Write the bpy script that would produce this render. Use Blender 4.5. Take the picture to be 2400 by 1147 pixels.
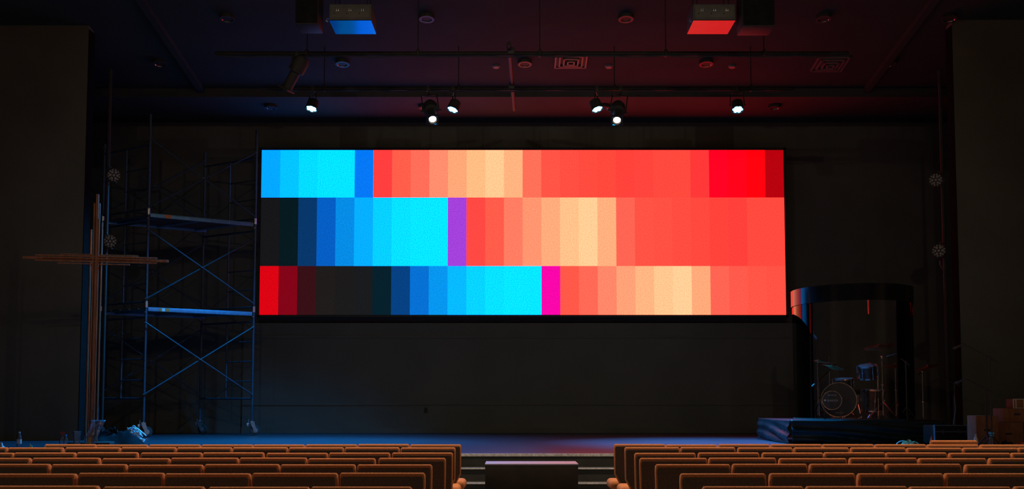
import bpy, bmesh, math, random
from mathutils import Vector, Matrix, Quaternion

for o in list(bpy.data.objects):
    bpy.data.objects.remove(o)
SC = bpy.context.scene
COL = SC.collection
PI = math.pi
R = math.radians

# ------------------------------------------------------------------ camera
F_PX, PPX, PPY, CAM_H, PITCH = 2500.0, 1205.0, 771.0, 1.345, R(3.9)
cam_data = bpy.data.cameras.new('camera')
cam = bpy.data.objects.new('camera', cam_data)
COL.objects.link(cam)
cam.location = (0, 0, CAM_H)
cam.rotation_euler = (PI / 2 + PITCH, 0, 0)
cam_data.sensor_fit = 'HORIZONTAL'
cam_data.sensor_width = 36.0
cam_data.lens = 36.0 * F_PX / 2400.0
cam_data.shift_x = (1200.0 - PPX) / 2400.0
cam_data.shift_y = (PPY - 573.5) / 2400.0
cam_data.clip_end = 200
SC.camera = cam

# ------------------------------------------------------------------ world, exposure
world = bpy.data.worlds.new('world')
SC.world = world
world.use_nodes = True
world.node_tree.nodes['Background'].inputs[0].default_value = (0.010, 0.009, 0.007, 1)
world.node_tree.nodes['Background'].inputs[1].default_value = 1.0
SC.view_settings.view_transform = 'Standard'
SC.view_settings.look = 'None'
SC.view_settings.exposure = 0.0
SC.view_settings.gamma = 1.0
SC.view_settings.use_curve_mapping = False
SC.cycles.max_bounces = 6
SC.cycles.diffuse_bounces = 3
SC.cycles.glossy_bounces = 4
SC.cycles.transparent_max_bounces = 16
SC.cycles.sample_clamp_indirect = 4.0

# light levels used by the lamp builders further down
HOUSE_W = 1850.0           # each house downlight ahead of the seats
REAR_FILL_W = 200.0            # each added fill lamp behind the camera
FRONT_FILL_W = 230.0           # each added fill spotlight over the seats
FRONT_FILL_C = (1.0, 0.90, 0.70)
HOUSE_C = (1.0, 0.70, 0.46)
WASH_W = 3900.0            # each blue wash light
WASH_C = (0.0, 0.36, 1.0)
PROFILE_W = 9.0
PROFILE_C = (1.0, 0.88, 0.74)


def at(px, py, Y):
    """the point seen at a photograph pixel that lies Y metres ahead of the camera"""
    u, v = (px - PPX) / F_PX, (PPY - py) / F_PX
    c, s = math.cos(PITCH), math.sin(PITCH)
    dy, dz = c - s * v, s + c * v
    t = Y / dy
    return Vector((u * t, Y, CAM_H + dz * t))


# ------------------------------------------------------------------ materials
def srgb(r, g, b):
    f = lambda c: c / 12.92 if c <= 0.04045 else ((c + 0.055) / 1.055) ** 2.4
    return (f(r / 255.0), f(g / 255.0), f(b / 255.0))


def mat(name, col, rough=0.6, metal=0.0, spec=0.5, vary=0.25, scale=6.0, bump=0.0, bump_scale=60.0, stretch=None, coat=0.0):
    m = bpy.data.materials.new(name)
    m.use_nodes = True
    nt = m.node_tree
    b = nt.nodes['Principled BSDF']
    b.inputs['Roughness'].default_value = rough
    b.inputs['Metallic'].default_value = metal
    b.inputs['Specular IOR Level'].default_value = spec
    b.inputs['Coat Weight'].default_value = coat
    b.inputs['Coat Roughness'].default_value = 0.08
    tc = nt.nodes.new('ShaderNodeTexCoord')
    src = tc.outputs['Object']
    if stretch:
        mp = nt.nodes.new('ShaderNodeMapping')
        mp.inputs['Scale'].default_value = stretch
        nt.links.new(src, mp.inputs['Vector'])
        src = mp.outputs['Vector']
    n = nt.nodes.new('ShaderNodeTexNoise')
    n.inputs['Scale'].default_value = scale
    n.inputs['Detail'].default_value = 4
    nt.links.new(src, n.inputs['Vector'])
    ramp = nt.nodes.new('ShaderNodeValToRGB')
    lo = [max(0, c * (1 - vary)) for c in col]
    hi = [min(1, c * (1 + vary)) for c in col]
    ramp.color_ramp.elements[0].position = 0.3
    ramp.color_ramp.elements[1].position = 0.7
    ramp.color_ramp.elements[0].color = (*lo, 1)
    ramp.color_ramp.elements[1].color = (*hi, 1)
    nt.links.new(n.outputs['Fac'], ramp.inputs['Fac'])
    nt.links.new(ramp.outputs['Color'], b.inputs['Base Color'])
    if bump:
        n2 = nt.nodes.new('ShaderNodeTexNoise')
        n2.inputs['Scale'].default_value = bump_scale
        nt.links.new(src, n2.inputs['Vector'])
        bp = nt.nodes.new('ShaderNodeBump')
        bp.inputs['Strength'].default_value = bump
        bp.inputs['Distance'].default_value = 0.01
        nt.links.new(n2.outputs['Fac'], bp.inputs['Height'])
        nt.links.new(bp.outputs['Normal'], b.inputs['Normal'])
    return m


def emit(name, col, strength):
    m = bpy.data.materials.new(name)
    m.use_nodes = True
    nt = m.node_tree
    b = nt.nodes['Principled BSDF']
    b.inputs['Base Color'].default_value = (0.02, 0.02, 0.02, 1)
    b.inputs['Emission Color'].default_value = (*col, 1)
    b.inputs['Emission Strength'].default_value = strength
    m.cycles.emission_sampling = 'NONE'      # each of these lenses carries its own lamp
    return m


def clear(name, tint=(1, 1, 1), rough=0.02, ior=1.49, body=0.0, body_col=(0.5, 0.5, 0.5)):
    """clear plastic: see-through, mirror-like at a slant"""
    m = bpy.data.materials.new(name)
    m.use_nodes = True
    nt = m.node_tree
    nt.nodes.remove(nt.nodes['Principled BSDF'])
    out = nt.nodes['Material Output']
    tr = nt.nodes.new('ShaderNodeBsdfTransparent')
    tr.inputs[0].default_value = (*tint, 1)
    gl = nt.nodes.new('ShaderNodeBsdfGlossy')
    gl.inputs['Roughness'].default_value = rough
    fr = nt.nodes.new('ShaderNodeFresnel')
    fr.inputs['IOR'].default_value = ior
    mx = nt.nodes.new('ShaderNodeMixShader')
    nt.links.new(fr.outputs[0], mx.inputs[0])
    last = tr.outputs[0]
    if body:
        df = nt.nodes.new('ShaderNodeBsdfDiffuse')
        df.inputs[0].default_value = (*body_col, 1)
        m2 = nt.nodes.new('ShaderNodeMixShader')
        m2.inputs[0].default_value = body
        nt.links.new(tr.outputs[0], m2.inputs[1])
        nt.links.new(df.outputs[0], m2.inputs[2])
        last = m2.outputs[0]
    nt.links.new(last, mx.inputs[1])
    nt.links.new(gl.outputs[0], mx.inputs[2])
    nt.links.new(mx.outputs[0], out.inputs['Surface'])
    return m


M = {}
M['carpet'] = mat('carpet', (0.20, 0.175, 0.14), 0.95, spec=0.1, scale=40, bump=0.6, bump_scale=300)
M['wall_black'] = mat('wall_black', (0.120, 0.114, 0.095), 0.9, spec=0.12, vary=0.12, scale=1.2, bump=0.15, bump_scale=40)
M['wall_side'] = mat('wall_side', (0.118, 0.114, 0.096), 0.9, spec=0.12, vary=0.15, scale=0.8, bump=0.15, bump_scale=40)
M['wall_lower'] = mat('wall_lower', (0.120, 0.116, 0.098), 0.8, spec=0.15, vary=0.1, scale=0.9)
M['ceiling'] = mat('ceiling_paint', (0.031, 0.038, 0.035), 0.85, spec=0.15, vary=0.12, scale=0.9, bump=0.1, bump_scale=50)
M['ceiling_dark'] = mat('ceiling_dark', (0.060, 0.056, 0.050), 0.9, spec=0.1, vary=0.1, scale=1.0)
M['stage_floor'] = mat('stage_floor', (0.028, 0.040, 0.052), 0.34, spec=0.12, vary=0.35, scale=3.0, stretch=(0.6, 5.0, 1.0), bump=0.08, bump_scale=30)
M['riser'] = mat('step_riser', (0.055, 0.058, 0.052), 0.8, spec=0.2, vary=0.15, scale=5)
M['nosing'] = mat('nosing', (0.80, 0.80, 0.76), 0.55, vary=0.35, scale=30)
M['fabric'] = mat('seat_fabric', (0.36, 0.138, 0.055), 0.92, spec=0.15, vary=0.2, scale=90, bump=0.5, bump_scale=260)
M['back_shade_panel'] = mat('chair_back_shade', (0.065, 0.054, 0.048), 0.85, spec=0.15, vary=0.15, scale=60)  # shade on the chair backs, put into a darker colour
M['chair_frame'] = mat('chair_frame', (0.018, 0.016, 0.015), 0.5, vary=0.2)
M['cabinet_black'] = mat('cabinet_black', (0.015, 0.013, 0.011), 0.7, spec=0.1, vary=0.2)
M['black_metal'] = mat('black_metal', (0.040, 0.038, 0.036), 0.5, spec=0.4, vary=0.2)
M['pipe'] = mat('pipe_paint', (0.026, 0.024, 0.022), 0.6, spec=0.2, vary=0.2)
M['black_case'] = mat('black_case', (0.038, 0.036, 0.032), 0.6, spec=0.2, vary=0.2)
M['grey_panel'] = mat('grey_panel', (0.10, 0.10, 0.085), 0.6, vary=0.15)
M['mirror_panel'] = mat('gloss_laminate', (0.15, 0.16, 0.25), 0.14, metal=1.0, vary=0.06, scale=3)
M['pale_top'] = mat('pale_top', (0.20, 0.20, 0.32), 0.42, spec=1.0, vary=0.08, scale=10)
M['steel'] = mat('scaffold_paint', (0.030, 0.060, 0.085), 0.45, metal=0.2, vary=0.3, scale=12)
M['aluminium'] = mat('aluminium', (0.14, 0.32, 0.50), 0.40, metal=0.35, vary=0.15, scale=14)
M['deck_wood'] = mat('deck_plywood', (0.07, 0.065, 0.055), 0.85, vary=0.25, scale=6, stretch=(1, 12, 1))
M['sticker_o'] = mat('sticker_orange', (0.75, 0.22, 0.03), 0.6, vary=0.1)
M['sticker_w'] = mat('sticker_white', (0.7, 0.7, 0.68), 0.6, vary=0.1)
M['rubber'] = mat('rubber', (0.03, 0.03, 0.03), 0.75, vary=0.2)
M['zinc'] = mat('zinc', (0.62, 0.62, 0.60), 0.32, metal=0.9, vary=0.12, scale=20)
M['wood'] = mat('cross_wood', (0.31, 0.115, 0.052), 0.6, vary=0.35, scale=5, stretch=(6, 6, 0.6))
M['chrome'] = mat('chrome', (0.75, 0.75, 0.76), 0.12, metal=1.0, vary=0.05)
M['dark_chrome'] = mat('dark_chrome', (0.30, 0.27, 0.25), 0.18, metal=1.0, vary=0.05)
M['matte_black'] = mat('matte_black', (0.012, 0.011, 0.011), 1.0, spec=0.0, vary=0.1)
M['drum_shell'] = mat('drum_shell', (0.025, 0.024, 0.024), 0.22, spec=0.6, vary=0.2, coat=0.6)
M['drum_head'] = mat('drum_head', (0.035, 0.038, 0.04), 0.35, vary=0.15)
M['drum_head_pale'] = mat('drum_head_pale', (0.08, 0.08, 0.08), 0.5, vary=0.1)
M['cymbal'] = mat('cymbal_bronze', (0.30, 0.20, 0.09), 0.28, metal=1.0, vary=0.2, scale=30)
M['print'] = mat('grey_print', (0.55, 0.58, 0.58), 0.5, vary=0.05)
M['band'] = mat('shield_band', (0.010, 0.010, 0.010), 0.11, spec=0.35, vary=0.1)
M['skirt'] = mat('skirt_cloth', (0.008, 0.014, 0.016), 0.34, spec=0.4, vary=0.2, scale=4)
M['cardboard'] = mat('cardboard', (0.25, 0.105, 0.052), 0.85, spec=0.2, vary=0.15, scale=8)
M['tape'] = mat('tape', (0.16, 0.07, 0.04), 0.4, vary=0.1)
M['blue_cloth'] = mat('pale_strap_cloth', (0.62, 0.66, 0.70), 0.8, vary=0.2, scale=30)
M['black_cloth'] = mat('black_cloth', (0.014, 0.015, 0.017), 0.95, spec=0.05, vary=0.25, scale=10)
M['olive'] = mat('olive_cloth', (0.30, 0.24, 0.10), 0.9, vary=0.3, scale=25)
M['white_plastic'] = mat('white_plastic', (0.55, 0.54, 0.52), 0.5, vary=0.1)
M['red_plastic'] = mat('red_plastic', (0.45, 0.05, 0.03), 0.45, vary=0.1)
M['blue_plastic'] = mat('blue_plastic', (0.02, 0.35, 0.85), 0.4, vary=0.1)
M['amber'] = mat('amber', (0.5, 0.25, 0.06), 0.6, vary=0.1)
M['bottle'] = clear('bottle_plastic', (0.93, 0.94, 0.96), 0.05, 1.45, body=0.10, body_col=(0.6, 0.6, 0.6))
M['film'] = clear('plastic_film', (0.93, 0.92, 0.97), 0.12, 1.5, body=0.13, body_col=(0.55, 0.5, 0.62))
M['acrylic'] = clear('acrylic', (0.96, 0.96, 0.96), 0.015, 1.36)
M['glass_lens'] = mat('unlit_lens', (0.26, 0.22, 0.17), 0.25, spec=0.8, vary=0.1)
M['led_on'] = emit('wash_led_lit', (0.16, 0.60, 1.0), 7.0)
M['profile_on'] = emit('profile_lens_lit', (1.0, 0.86, 0.74), 6.0)
M['house_on'] = emit('house_lamp_lit', HOUSE_C, 4.0)
M['white_metal'] = mat('white_metal', (0.11, 0.10, 0.10), 0.5, vary=0.1)


# ------------------------------------------------------------------ mesh builder
class MB:
    def __init__(self):
        self.v, self.f = [], []

    def add(self, verts, faces, mtx=None):
        k = len(self.v)
        for p in verts:
            p = Vector(p)
            self.v.append(mtx @ p if mtx is not None else p)
        self.f += [tuple(i + k for i in f) for f in faces]
        return self

    def box(self, c, s, rz=0.0, rot=None):
        hx, hy, hz = s[0] / 2, s[1] / 2, s[2] / 2
        vs = [(x, y, z) for x in (-hx, hx) for y in (-hy, hy) for z in (-hz, hz)]
        fs = [(0, 1, 3, 2), (4, 6, 7, 5), (0, 4, 5, 1), (2, 3, 7, 6), (0, 2, 6, 4), (1, 5, 7, 3)]
        m = Matrix.Translation(c)
        if rot is not None:
            m = m @ rot.to_4x4()
        elif rz:
            m = m @ Matrix.Rotation(rz, 4, 'Z')
        return self.add(vs, fs, m)

    def span(self, x0, x1, y0, y1, z0, z1):
        return self.box(((x0 + x1) / 2, (y0 + y1) / 2, (z0 + z1) / 2), (abs(x1 - x0), abs(y1 - y0), abs(z1 - z0)))

    def rbox(self, c, s, bev, seg=3, rot=None):
        bm = bmesh.new()
        bmesh.ops.create_cube(bm, size=1.0)
        for v in bm.verts:
            v.co = Vector((v.co.x * s[0], v.co.y * s[1], v.co.z * s[2]))
        bmesh.ops.bevel(bm, geom=bm.edges[:], offset=bev, segments=seg, profile=0.5, affect='EDGES')
        m = Matrix.Translation(c)
        if rot is not None:
            m = m @ rot.to_4x4()
        self.bm(bm, m)
        return self

    def bm(self, bm, m=None):
        bm.verts.index_update()
        self.add([v.co.copy() for v in bm.verts], [tuple(v.index for v in f.verts) for f in bm.faces], m)
        bm.free()
        return self

    def cone(self, p0, p1, r0, r1, n=12, caps=True):
        p0, p1 = Vector(p0), Vector(p1)
        d = (p1 - p0)
        q = d.to_track_quat('Z', 'Y').to_matrix()
        vs = []
        for p, r in ((p0, r0), (p1, r1)):
            for i in range(n):
                a = 2 * PI * i / n
                vs.append(p + q @ Vector((r * math.cos(a), r * math.sin(a), 0)))
        fs = [(i, (i + 1) % n, n + (i + 1) % n, n + i) for i in range(n)]
        if caps:
            fs += [tuple(range(n - 1, -1, -1)), tuple(range(n, 2 * n))]
        return self.add(vs, fs)

    def rod(self, p0, p1, r, n=10):
        return self.cone(p0, p1, r, r, n)

    def tube(self, pts, r, n=8):
        pts = [Vector(p) for p in pts]
        k = len(pts)
        vs = []
        up = Vector((0.123, 0.456, 0.88))
        for i, p in enumerate(pts):
            t = (pts[min(i + 1, k - 1)] - pts[max(i - 1, 0)]).normalized()
            a = t.cross(up)
            if a.length < 1e-4:
                a = t.cross(Vector((1, 0, 0)))
            a.normalize()
            b = t.cross(a).normalized()
            rr = r[i] if isinstance(r, (list, tuple)) else r
            for j in range(n):
                w = 2 * PI * j / n
                vs.append(p + a * (rr * math.cos(w)) + b * (rr * math.sin(w)))
        fs = []
        for i in range(k - 1):
            for j in range(n):
                fs.append((i * n + j, i * n + (j + 1) % n, (i + 1) * n + (j + 1) % n, (i + 1) * n + j))
        fs += [tuple(range(n - 1, -1, -1)), tuple((k - 1) * n + j for j in range(n))]
        return self.add(vs, fs)

    def lathe(self, prof, o=(0, 0, 0), axis=(0, 0, 1), n=24, closed=False):
        """prof: (radius, height) pairs turned around an axis"""
        q = Vector(axis).to_track_quat('Z', 'Y').to_matrix()
        o = Vector(o)
        vs, fs, k = [], [], len(prof)
        for r, h in prof:
            for i in range(n):
                a = 2 * PI * i / n
                vs.append(o + q @ Vector((r * math.cos(a), r * math.sin(a), h)))
        rng = k if closed else k - 1
        for i in range(rng):
            i2 = (i + 1) % k
            for j in range(n):
                fs.append((i * n + j, i * n + (j + 1) % n, i2 * n + (j + 1) % n, i2 * n + j))
        if not closed:
            if prof[0][0] > 1e-5:
                fs.append(tuple(range(n - 1, -1, -1)))
            if prof[-1][0] > 1e-5:
                fs.append(tuple((k - 1) * n + j for j in range(n)))
        return self.add(vs, fs)

    def build(self, name, m, parent=None, world=False, smooth=True):
        inv = None
        if parent is not None and world:
            inv = world_matrix(parent).inverted()
        me = bpy.data.meshes.new(name)
        me.from_pydata([(inv @ v if inv is not None else v) for v in self.v], [], self.f)
        bm = bmesh.new()
        bm.from_mesh(me)
        bmesh.ops.remove_doubles(bm, verts=bm.verts[:], dist=1e-6)
        bmesh.ops.recalc_face_normals(bm, faces=bm.faces[:])
        bm.to_mesh(me)
        bm.free()
        if smooth:
            me.polygons.foreach_set('use_smooth', [True] * len(me.polygons))
            me.set_sharp_from_angle(angle=R(38))
        me.materials.append(m)
        o = bpy.data.objects.new(name, me)
        COL.objects.link(o)
        o.parent = parent
        return o


def world_matrix(o):
    m = Matrix.LocRotScale(o.location, o.rotation_euler, o.scale)
    return world_matrix(o.parent) @ m if o.parent else m


def tag(o, label, cat, group=None):
    o['label'] = label
    o['category'] = cat
    if group:
        o['group'] = group
    return o


def thing(name, label, cat, loc=(0, 0, 0), rot=(0, 0, 0), group=None):
    o = bpy.data.objects.new(name, None)
    o.empty_display_size = 0.1
    COL.objects.link(o)
    o.location = loc
    o.rotation_euler = rot
    return tag(o, label, cat, group)


def struct(o):
    o['kind'] = 'structure'
    return o


def copy_tree(o, parent=None):
    c = o.copy()
    COL.objects.link(c)
    c.parent = parent
    for ch in list(o.children):
        copy_tree(ch, c)
    return c


def aim(d):
    """rotation that turns local -Z towards d, local Y staying upwards"""
    return Vector(d).to_track_quat('-Z', 'Y').to_euler()


def lamp(name, kind, energy, col, loc, d, parent=None, **kw):
    l = bpy.data.lights.new(name, kind)
    l.energy = energy
    l.color = col
    for k, v in kw.items():
        setattr(l, k, v)
    o = bpy.data.objects.new(name, l)
    COL.objects.link(o)
    if parent is not None:
        inv = world_matrix(parent).inverted()
        o.parent = parent
        o.location = inv @ Vector(loc)
        o.rotation_euler = (inv.to_3x3() @ Vector(d)).to_track_quat('-Z', 'Y').to_euler()
    else:
        o.location = loc
        o.rotation_euler = aim(d)
    return o


ORD = ['zeroth', 'first', 'second', 'third', 'fourth', 'fifth', 'sixth', 'seventh', 'eighth', 'ninth', 'tenth']

# ================================================================== SETTING
STAGE_Z, STAGE_Y, BACK_Y = 0.66, 14.0, 23.3


def ceil_z(y):
    return 8.12 - 0.144 * (max(y, 12.0) - 18.36)


struct(MB().span(-12.2, 12.2, -5.2, STAGE_Y + 0.1, -0.1, 0.0).build('floor', M['carpet']))
stage = struct(MB().span(-12, 12, STAGE_Y, BACK_Y + 0.2, -0.05, STAGE_Z).build('floor_stage', M['stage_floor']))
MB().span(-12, 12, STAGE_Y - 0.022, STAGE_Y + 0.018, STAGE_Z - 0.03, STAGE_Z + 0.004).build('nosing', M['nosing'], stage)
MB().span(-12, 12, STAGE_Y - 0.015, STAGE_Y - 0.001, 0.0, STAGE_Z - 0.03).build('fascia', M['riser'], stage)
for k in range(1, 4):
    yk, zk = STAGE_Y - 0.3 * k, STAGE_Z - 0.165 * k
    st = struct(MB().span(-3.2, 3.5, yk, STAGE_Y - 0.3 * (k - 1) - 0.016, 0.0, zk).build('floor_step', M['riser']))
    MB().span(-3.2, 3.5, yk - 0.012, yk + 0.012, zk - 0.014, zk + 0.003).build('nosing', M['nosing'], st)

struct(MB().span(-12.2, 12.2, BACK_Y, BACK_Y + 0.15, 0, 10).build('wall_back', M['wall_black']))
wl = struct(MB().span(-5.9, 6.4, BACK_Y - 0.10, BACK_Y - 0.005, STAGE_Z, 3.05).build('wall_screen_base', M['wall_lower']))
MB().span(-5.9, 6.4, BACK_Y - 0.118, BACK_Y - 0.10, 1.26, 1.30).build('rail', M['wall_black'], wl)
MB().span(-5.9, 6.4, BACK_Y - 0.118, BACK_Y - 0.10, 2.72, 2.78).build('rail', M['wall_black'], wl)
struct(MB().span(-5.9, 6.4, BACK_Y - 0.135, BACK_Y - 0.10, STAGE_Z, STAGE_Z + 0.11).build('baseboard_back', M['wall_side']))
struct(MB().span(-12.2, -12.0, -5.2, BACK_Y, 0, 10).build('wall_left', M['wall_side']))
struct(MB().span(12.0, 12.2, -5.2, BACK_Y, 0, 10).build('wall_right', M['wall_side']))
struct(MB().span(-12.2, 12.2, -5.4, -5.2, 0, 10).build('wall_rear', M['wall_side']))
struct(MB().span(-12.0, -7.62, 18.7, 18.95, STAGE_Z, 9.0).build('wall_proscenium_left', M['wall_black']))
struct(MB().span(7.76, 12.0, 18.5, 18.75, STAGE_Z, 9.0).build('wall_proscenium_right', M['wall_side']))

for x0, x1, y0, y1, nm in ((7.745, 7.76, 18.5, 18.75, 'trim_shade_right'), (-7.62, -7.605, 18.7, 18.95, 'trim_shade_left')):  # added black strips that keep screen light from showing on the wall ends
    struct(MB().span(x0, x1, y0, y1, STAGE_Z, 8.0).build(nm, M['matte_black']))

# sloping ceiling, flat over the audience; a lower black piece over the back of the stage
cy = [-5.2, 12.0, 21.3]
vs, fs = [], []
for y in cy:
    z = ceil_z(y)
    vs += [(-12.2, y, z), (12.2, y, z), (-12.2, y, z + 0.12), (12.2, y, z + 0.12)]
for i in range(2):
    a = i * 4
    fs += [(a, a + 1, a + 5, a + 4), (a + 2, a + 6, a + 7, a + 3), (a, a + 4, a + 6, a + 2), (a + 1, a + 3, a + 7, a + 5)]
fs += [(0, 2, 3, 1), (8, 9, 11, 10)]
struct(MB().add(vs, fs).build('ceiling', M['ceiling'], smooth=False))
struct(MB().span(-12.2, 12.2, 21.3, BACK_Y + 0.15, 7.52, 7.82).build('ceiling_stage_rear', M['ceiling_dark']))
# raised trim along the two long edges of the ceiling panel over the stage
for sx, nm in ((-6.35, 'trim_1'), (7.15, 'trim_2')):
    a, b = Vector((sx, 16.0, ceil_z(16.0))), Vector((sx, 21.25, ceil_z(21.25)))
    w = Vector((0.06, 0, 0))
    d = Vector((0, 0, -0.10))
    v8 = [a - w, a + w, a + w + d, a - w + d, b - w, b + w, b + w + d, b - w + d]
    struct(MB().add(v8, [(0, 1, 2, 3), (4, 7, 6, 5), (0, 4, 5, 1), (1, 5, 6, 2), (2, 6, 7, 3), (3, 7, 4, 0)]).build(nm, M['ceiling']))

# wall outlet below the screen
ot = thing('wall_outlet', 'small dark outlet plate on the wall below the screen', 'outlet', at(998, 962, BACK_Y - 0.105))
MB().rbox((0, -0.008, 0), (0.075, 0.016, 0.115), 0.006, 2).build('plate', M['black_case'], ot)
for s in (-1, 1):
    MB().cone((0, -0.016, 0.026 * s), (0, -0.02, 0.026 * s), 0.017, 0.016, 14).build('socket', M['rubber'], ot)

# ================================================================== LED SCREEN
SY = 22.9
xl, xr = at(607.5, 738, SY).x, at(1842.5, 738, SY).x
zs = [at(1224, y, SY).z for y in (352, 463.3, 624, 738.5)]
ROWS = [
    [(0, 168, 255), (0, 196, 255), (0, 220, 255), (0, 228, 255), (0, 228, 255), (0, 120, 246), (255, 62, 62), (255, 94, 74),
     (255, 110, 88), (255, 142, 110), (255, 168, 120), (255, 190, 132), (255, 204, 147), (255, 180, 128), (255, 112, 88),
     (255, 84, 70), (255, 78, 65), (255, 75, 62), (255, 72, 60), (255, 66, 58), (255, 68, 60), (255, 73, 61), (255, 73, 61),
     (255, 55, 55), (255, 0, 34), (255, 0, 24), (255, 0, 12), (184, 0, 12)],
    [(20, 20, 22), (2, 24, 30), (3, 54, 106), (0, 94, 196), (0, 140, 230), (0, 175, 255), (0, 208, 255), (0, 226, 255),
     (0, 231, 255), (0, 231, 255), (164, 64, 220), (255, 72, 66), (255, 92, 74), (255, 125, 98), (255, 150, 112),
     (255, 172, 124), (255, 195, 138), (255, 207, 150), (255, 176, 126), (255, 100, 82), (255, 82, 68), (255, 80, 66),
     (255, 76, 64), (255, 72, 62), (255, 66, 58), (255, 64, 58), (255, 74, 62), (255, 74, 62)],
    [(220, 0, 15), (130, 0, 20), (54, 12, 18), (28, 25, 23), (25, 24, 23), (22, 24, 26), (0, 30, 42), (0, 64, 130),
     (0, 112, 212), (0, 150, 240), (0, 186, 255), (0, 212, 255), (0, 226, 255), (0, 231, 255), (0, 231, 255), (250, 0, 170),
     (255, 88, 72), (255, 105, 85), (255, 135, 105), (255, 162, 120), (255, 182, 130), (255, 200, 144), (255, 208, 152),
     (255, 170, 122), (255, 100, 82), (255, 90, 75), (255, 85, 70), (255, 82, 68)]]
scr = thing('video_wall', 'huge wide LED video wall showing cyan, red and peach colour bars', 'screen', ((xl + xr) / 2, SY, zs[3]))
bm = bmesh.new()
lay = bm.loops.layers.float_color.new('picture')
n = 28
for r in range(3):
    for c in range(n):
        x0, x1 = xl + (xr - xl) * c / n, xl + (xr - xl) * (c + 1) / n
        vq = [bm.verts.new(p) for p in ((x0, SY, zs[r + 1]), (x1, SY, zs[r + 1]), (x1, SY, zs[r]), (x0, SY, zs[r]))]
        f = bm.faces.new(vq)
        colr = list(srgb(*ROWS[r][c]))
        if ROWS[r][c][0] == 255:          # diodes at full drive outshine what the camera can hold
            colr[0] = 2.4
        if ROWS[r][c][2] == 255:
            colr[2] = 2.3
        for lp in f.loops:
            lp[lay] = (*colr, 1)
inv = world_matrix(scr).inverted()
bmesh.ops.transform(bm, matrix=inv, verts=bm.verts[:])
me = bpy.data.meshes.new('display')
bm.to_mesh(me)
bm.free()
dm = bpy.data.materials.new('display_picture')
dm.use_nodes = True
nt = dm.node_tree
b = nt.nodes['Principled BSDF']
b.inputs['Base Color'].default_value = (0.02, 0.02, 0.02, 1)
b.inputs['Roughness'].default_value = 0.7
b.inputs['Specular IOR Level'].default_value = 0.1
ca = nt.nodes.new('ShaderNodeVertexColor')
ca.layer_name = 'picture'
tc = nt.nodes.new('ShaderNodeTexCoord')
nz = nt.nodes.new('ShaderNodeTexNoise')          # the fine grain of the diodes
nz.inputs['Scale'].default_value = 42
nz.inputs['Detail'].default_value = 2
mr = nt.nodes.new('ShaderNodeMapRange')
mr.inputs['From Min'].default_value = 0.3
mr.inputs['From Max'].default_value = 0.7
mr.inputs['To Min'].default_value = 0.80
mr.inputs['To Max'].default_value = 1.20
mx = nt.nodes.new('ShaderNodeVectorMath')
mx.operation = 'SCALE'
nt.links.new(tc.outputs['Object'], nz.inputs['Vector'])
nt.links.new(nz.outputs['Fac'], mr.inputs['Value'])
nt.links.new(ca.outputs['Color'], mx.inputs[0])
nt.links.new(mr.outputs['Result'], mx.inputs['Scale'])
nt.links.new(mx.outputs['Vector'], b.inputs['Emission Color'])
b.inputs['Emission Strength'].default_value = 1.0
me.materials.append(dm)
disp = bpy.data.objects.new('display', me)
COL.objects.link(disp)
disp.parent = scr
MB().span(xl - 0.02, xr + 0.02, SY + 0.004, SY + 0.16, zs[3] - 0.02, zs[0] + 0.02).build('cabinet', M['black_case'], scr, True)
fr = MB()
for (x0, x1, z0, z1) in ((xl - 0.05, xl - 0.005, zs[3] - 0.05, zs[0] + 0.05), (xr + 0.005, xr + 0.05, zs[3] - 0.05, zs[0] + 0.05),
                         (xl - 0.05, xr + 0.05, zs[0] + 0.005, zs[0] + 0.05), (xl - 0.05, xr + 0.05, zs[3] - 0.05, zs[3] - 0.005)):
    fr.span(x0, x1, SY - 0.012, SY + 0.12, z0, z1)
fr.build('frame', M['black_case'], scr, True)
for i in range(6):
    xb = xl + (xr - xl) * (i + 0.5) / 6
    MB().span(xb - 0.03, xb + 0.03, SY + 0.16, BACK_Y, zs[3] + 0.3, zs[0] - 0.3).build('mounting_bar', M['black_metal'], scr, True)

# ================================================================== CEILING FIXTURES
def make_downlight(lit):
    o = bpy.data.objects.new('ceiling_downlight', None)
    COL.objects.link(o)
    MB().lathe([(0.135, 0.0), (0.135, -0.012), (0.10, -0.012), (0.10, 0.0)], closed=True, n=24).build('trim_ring', M['black_metal'], o)
    MB().lathe([(0.10, -0.012), (0.098, -0.012), (0.072, 0.035), (0.074, 0.035)], closed=True, n=24).build('reflector', M['dark_chrome'], o)
    MB().lathe([(0.0, 0.012), (0.05, 0.010), (0.06, 0.03), (0.0, 0.034)], n=20).build('bulb', M['house_on'] if lit else M['black_metal'], o)
    MB().lathe([(0.135, 0.0), (0.135, 0.05), (0.0, 0.05)], n=20).build('can', M['black_case'], o)
    return o


proto_dl = make_downlight(False)
first = True
DL = [('back', 38, [533, 1000, 1467, 1930, 2225], 18.36), ('mid', 140, [375, 803, 1230, 1655, 2083], 20.1), ('rear', 236, [635, 995, 1415, 1815], 21.9)]
WHERE = {'back': 'in the row nearest the audience', 'mid': 'in the middle row', 'rear': 'in the row nearest the screen'}
for nm, py, xs, Y in DL:
    for i, px in enumerate(xs):
        p = at(px, py, Y)
        d = proto_dl if first else copy_tree(proto_dl)
        first = False
        if nm == 'rear':
            z = 7.52
        else:
            z = ceil_z(Y)
        # stand on the sloping ceiling surface
        d.location = (p.x, Y, z - 0.055)
        d.rotation_euler = (0 if nm == 'rear' else -math.atan(0.144), 0, 0)
        tag(d, 'unlit ceiling downlight, %s from left %s' % (ORD[i + 1], WHERE[nm]), 'downlight', 'unlit downlights over the stage')

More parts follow.
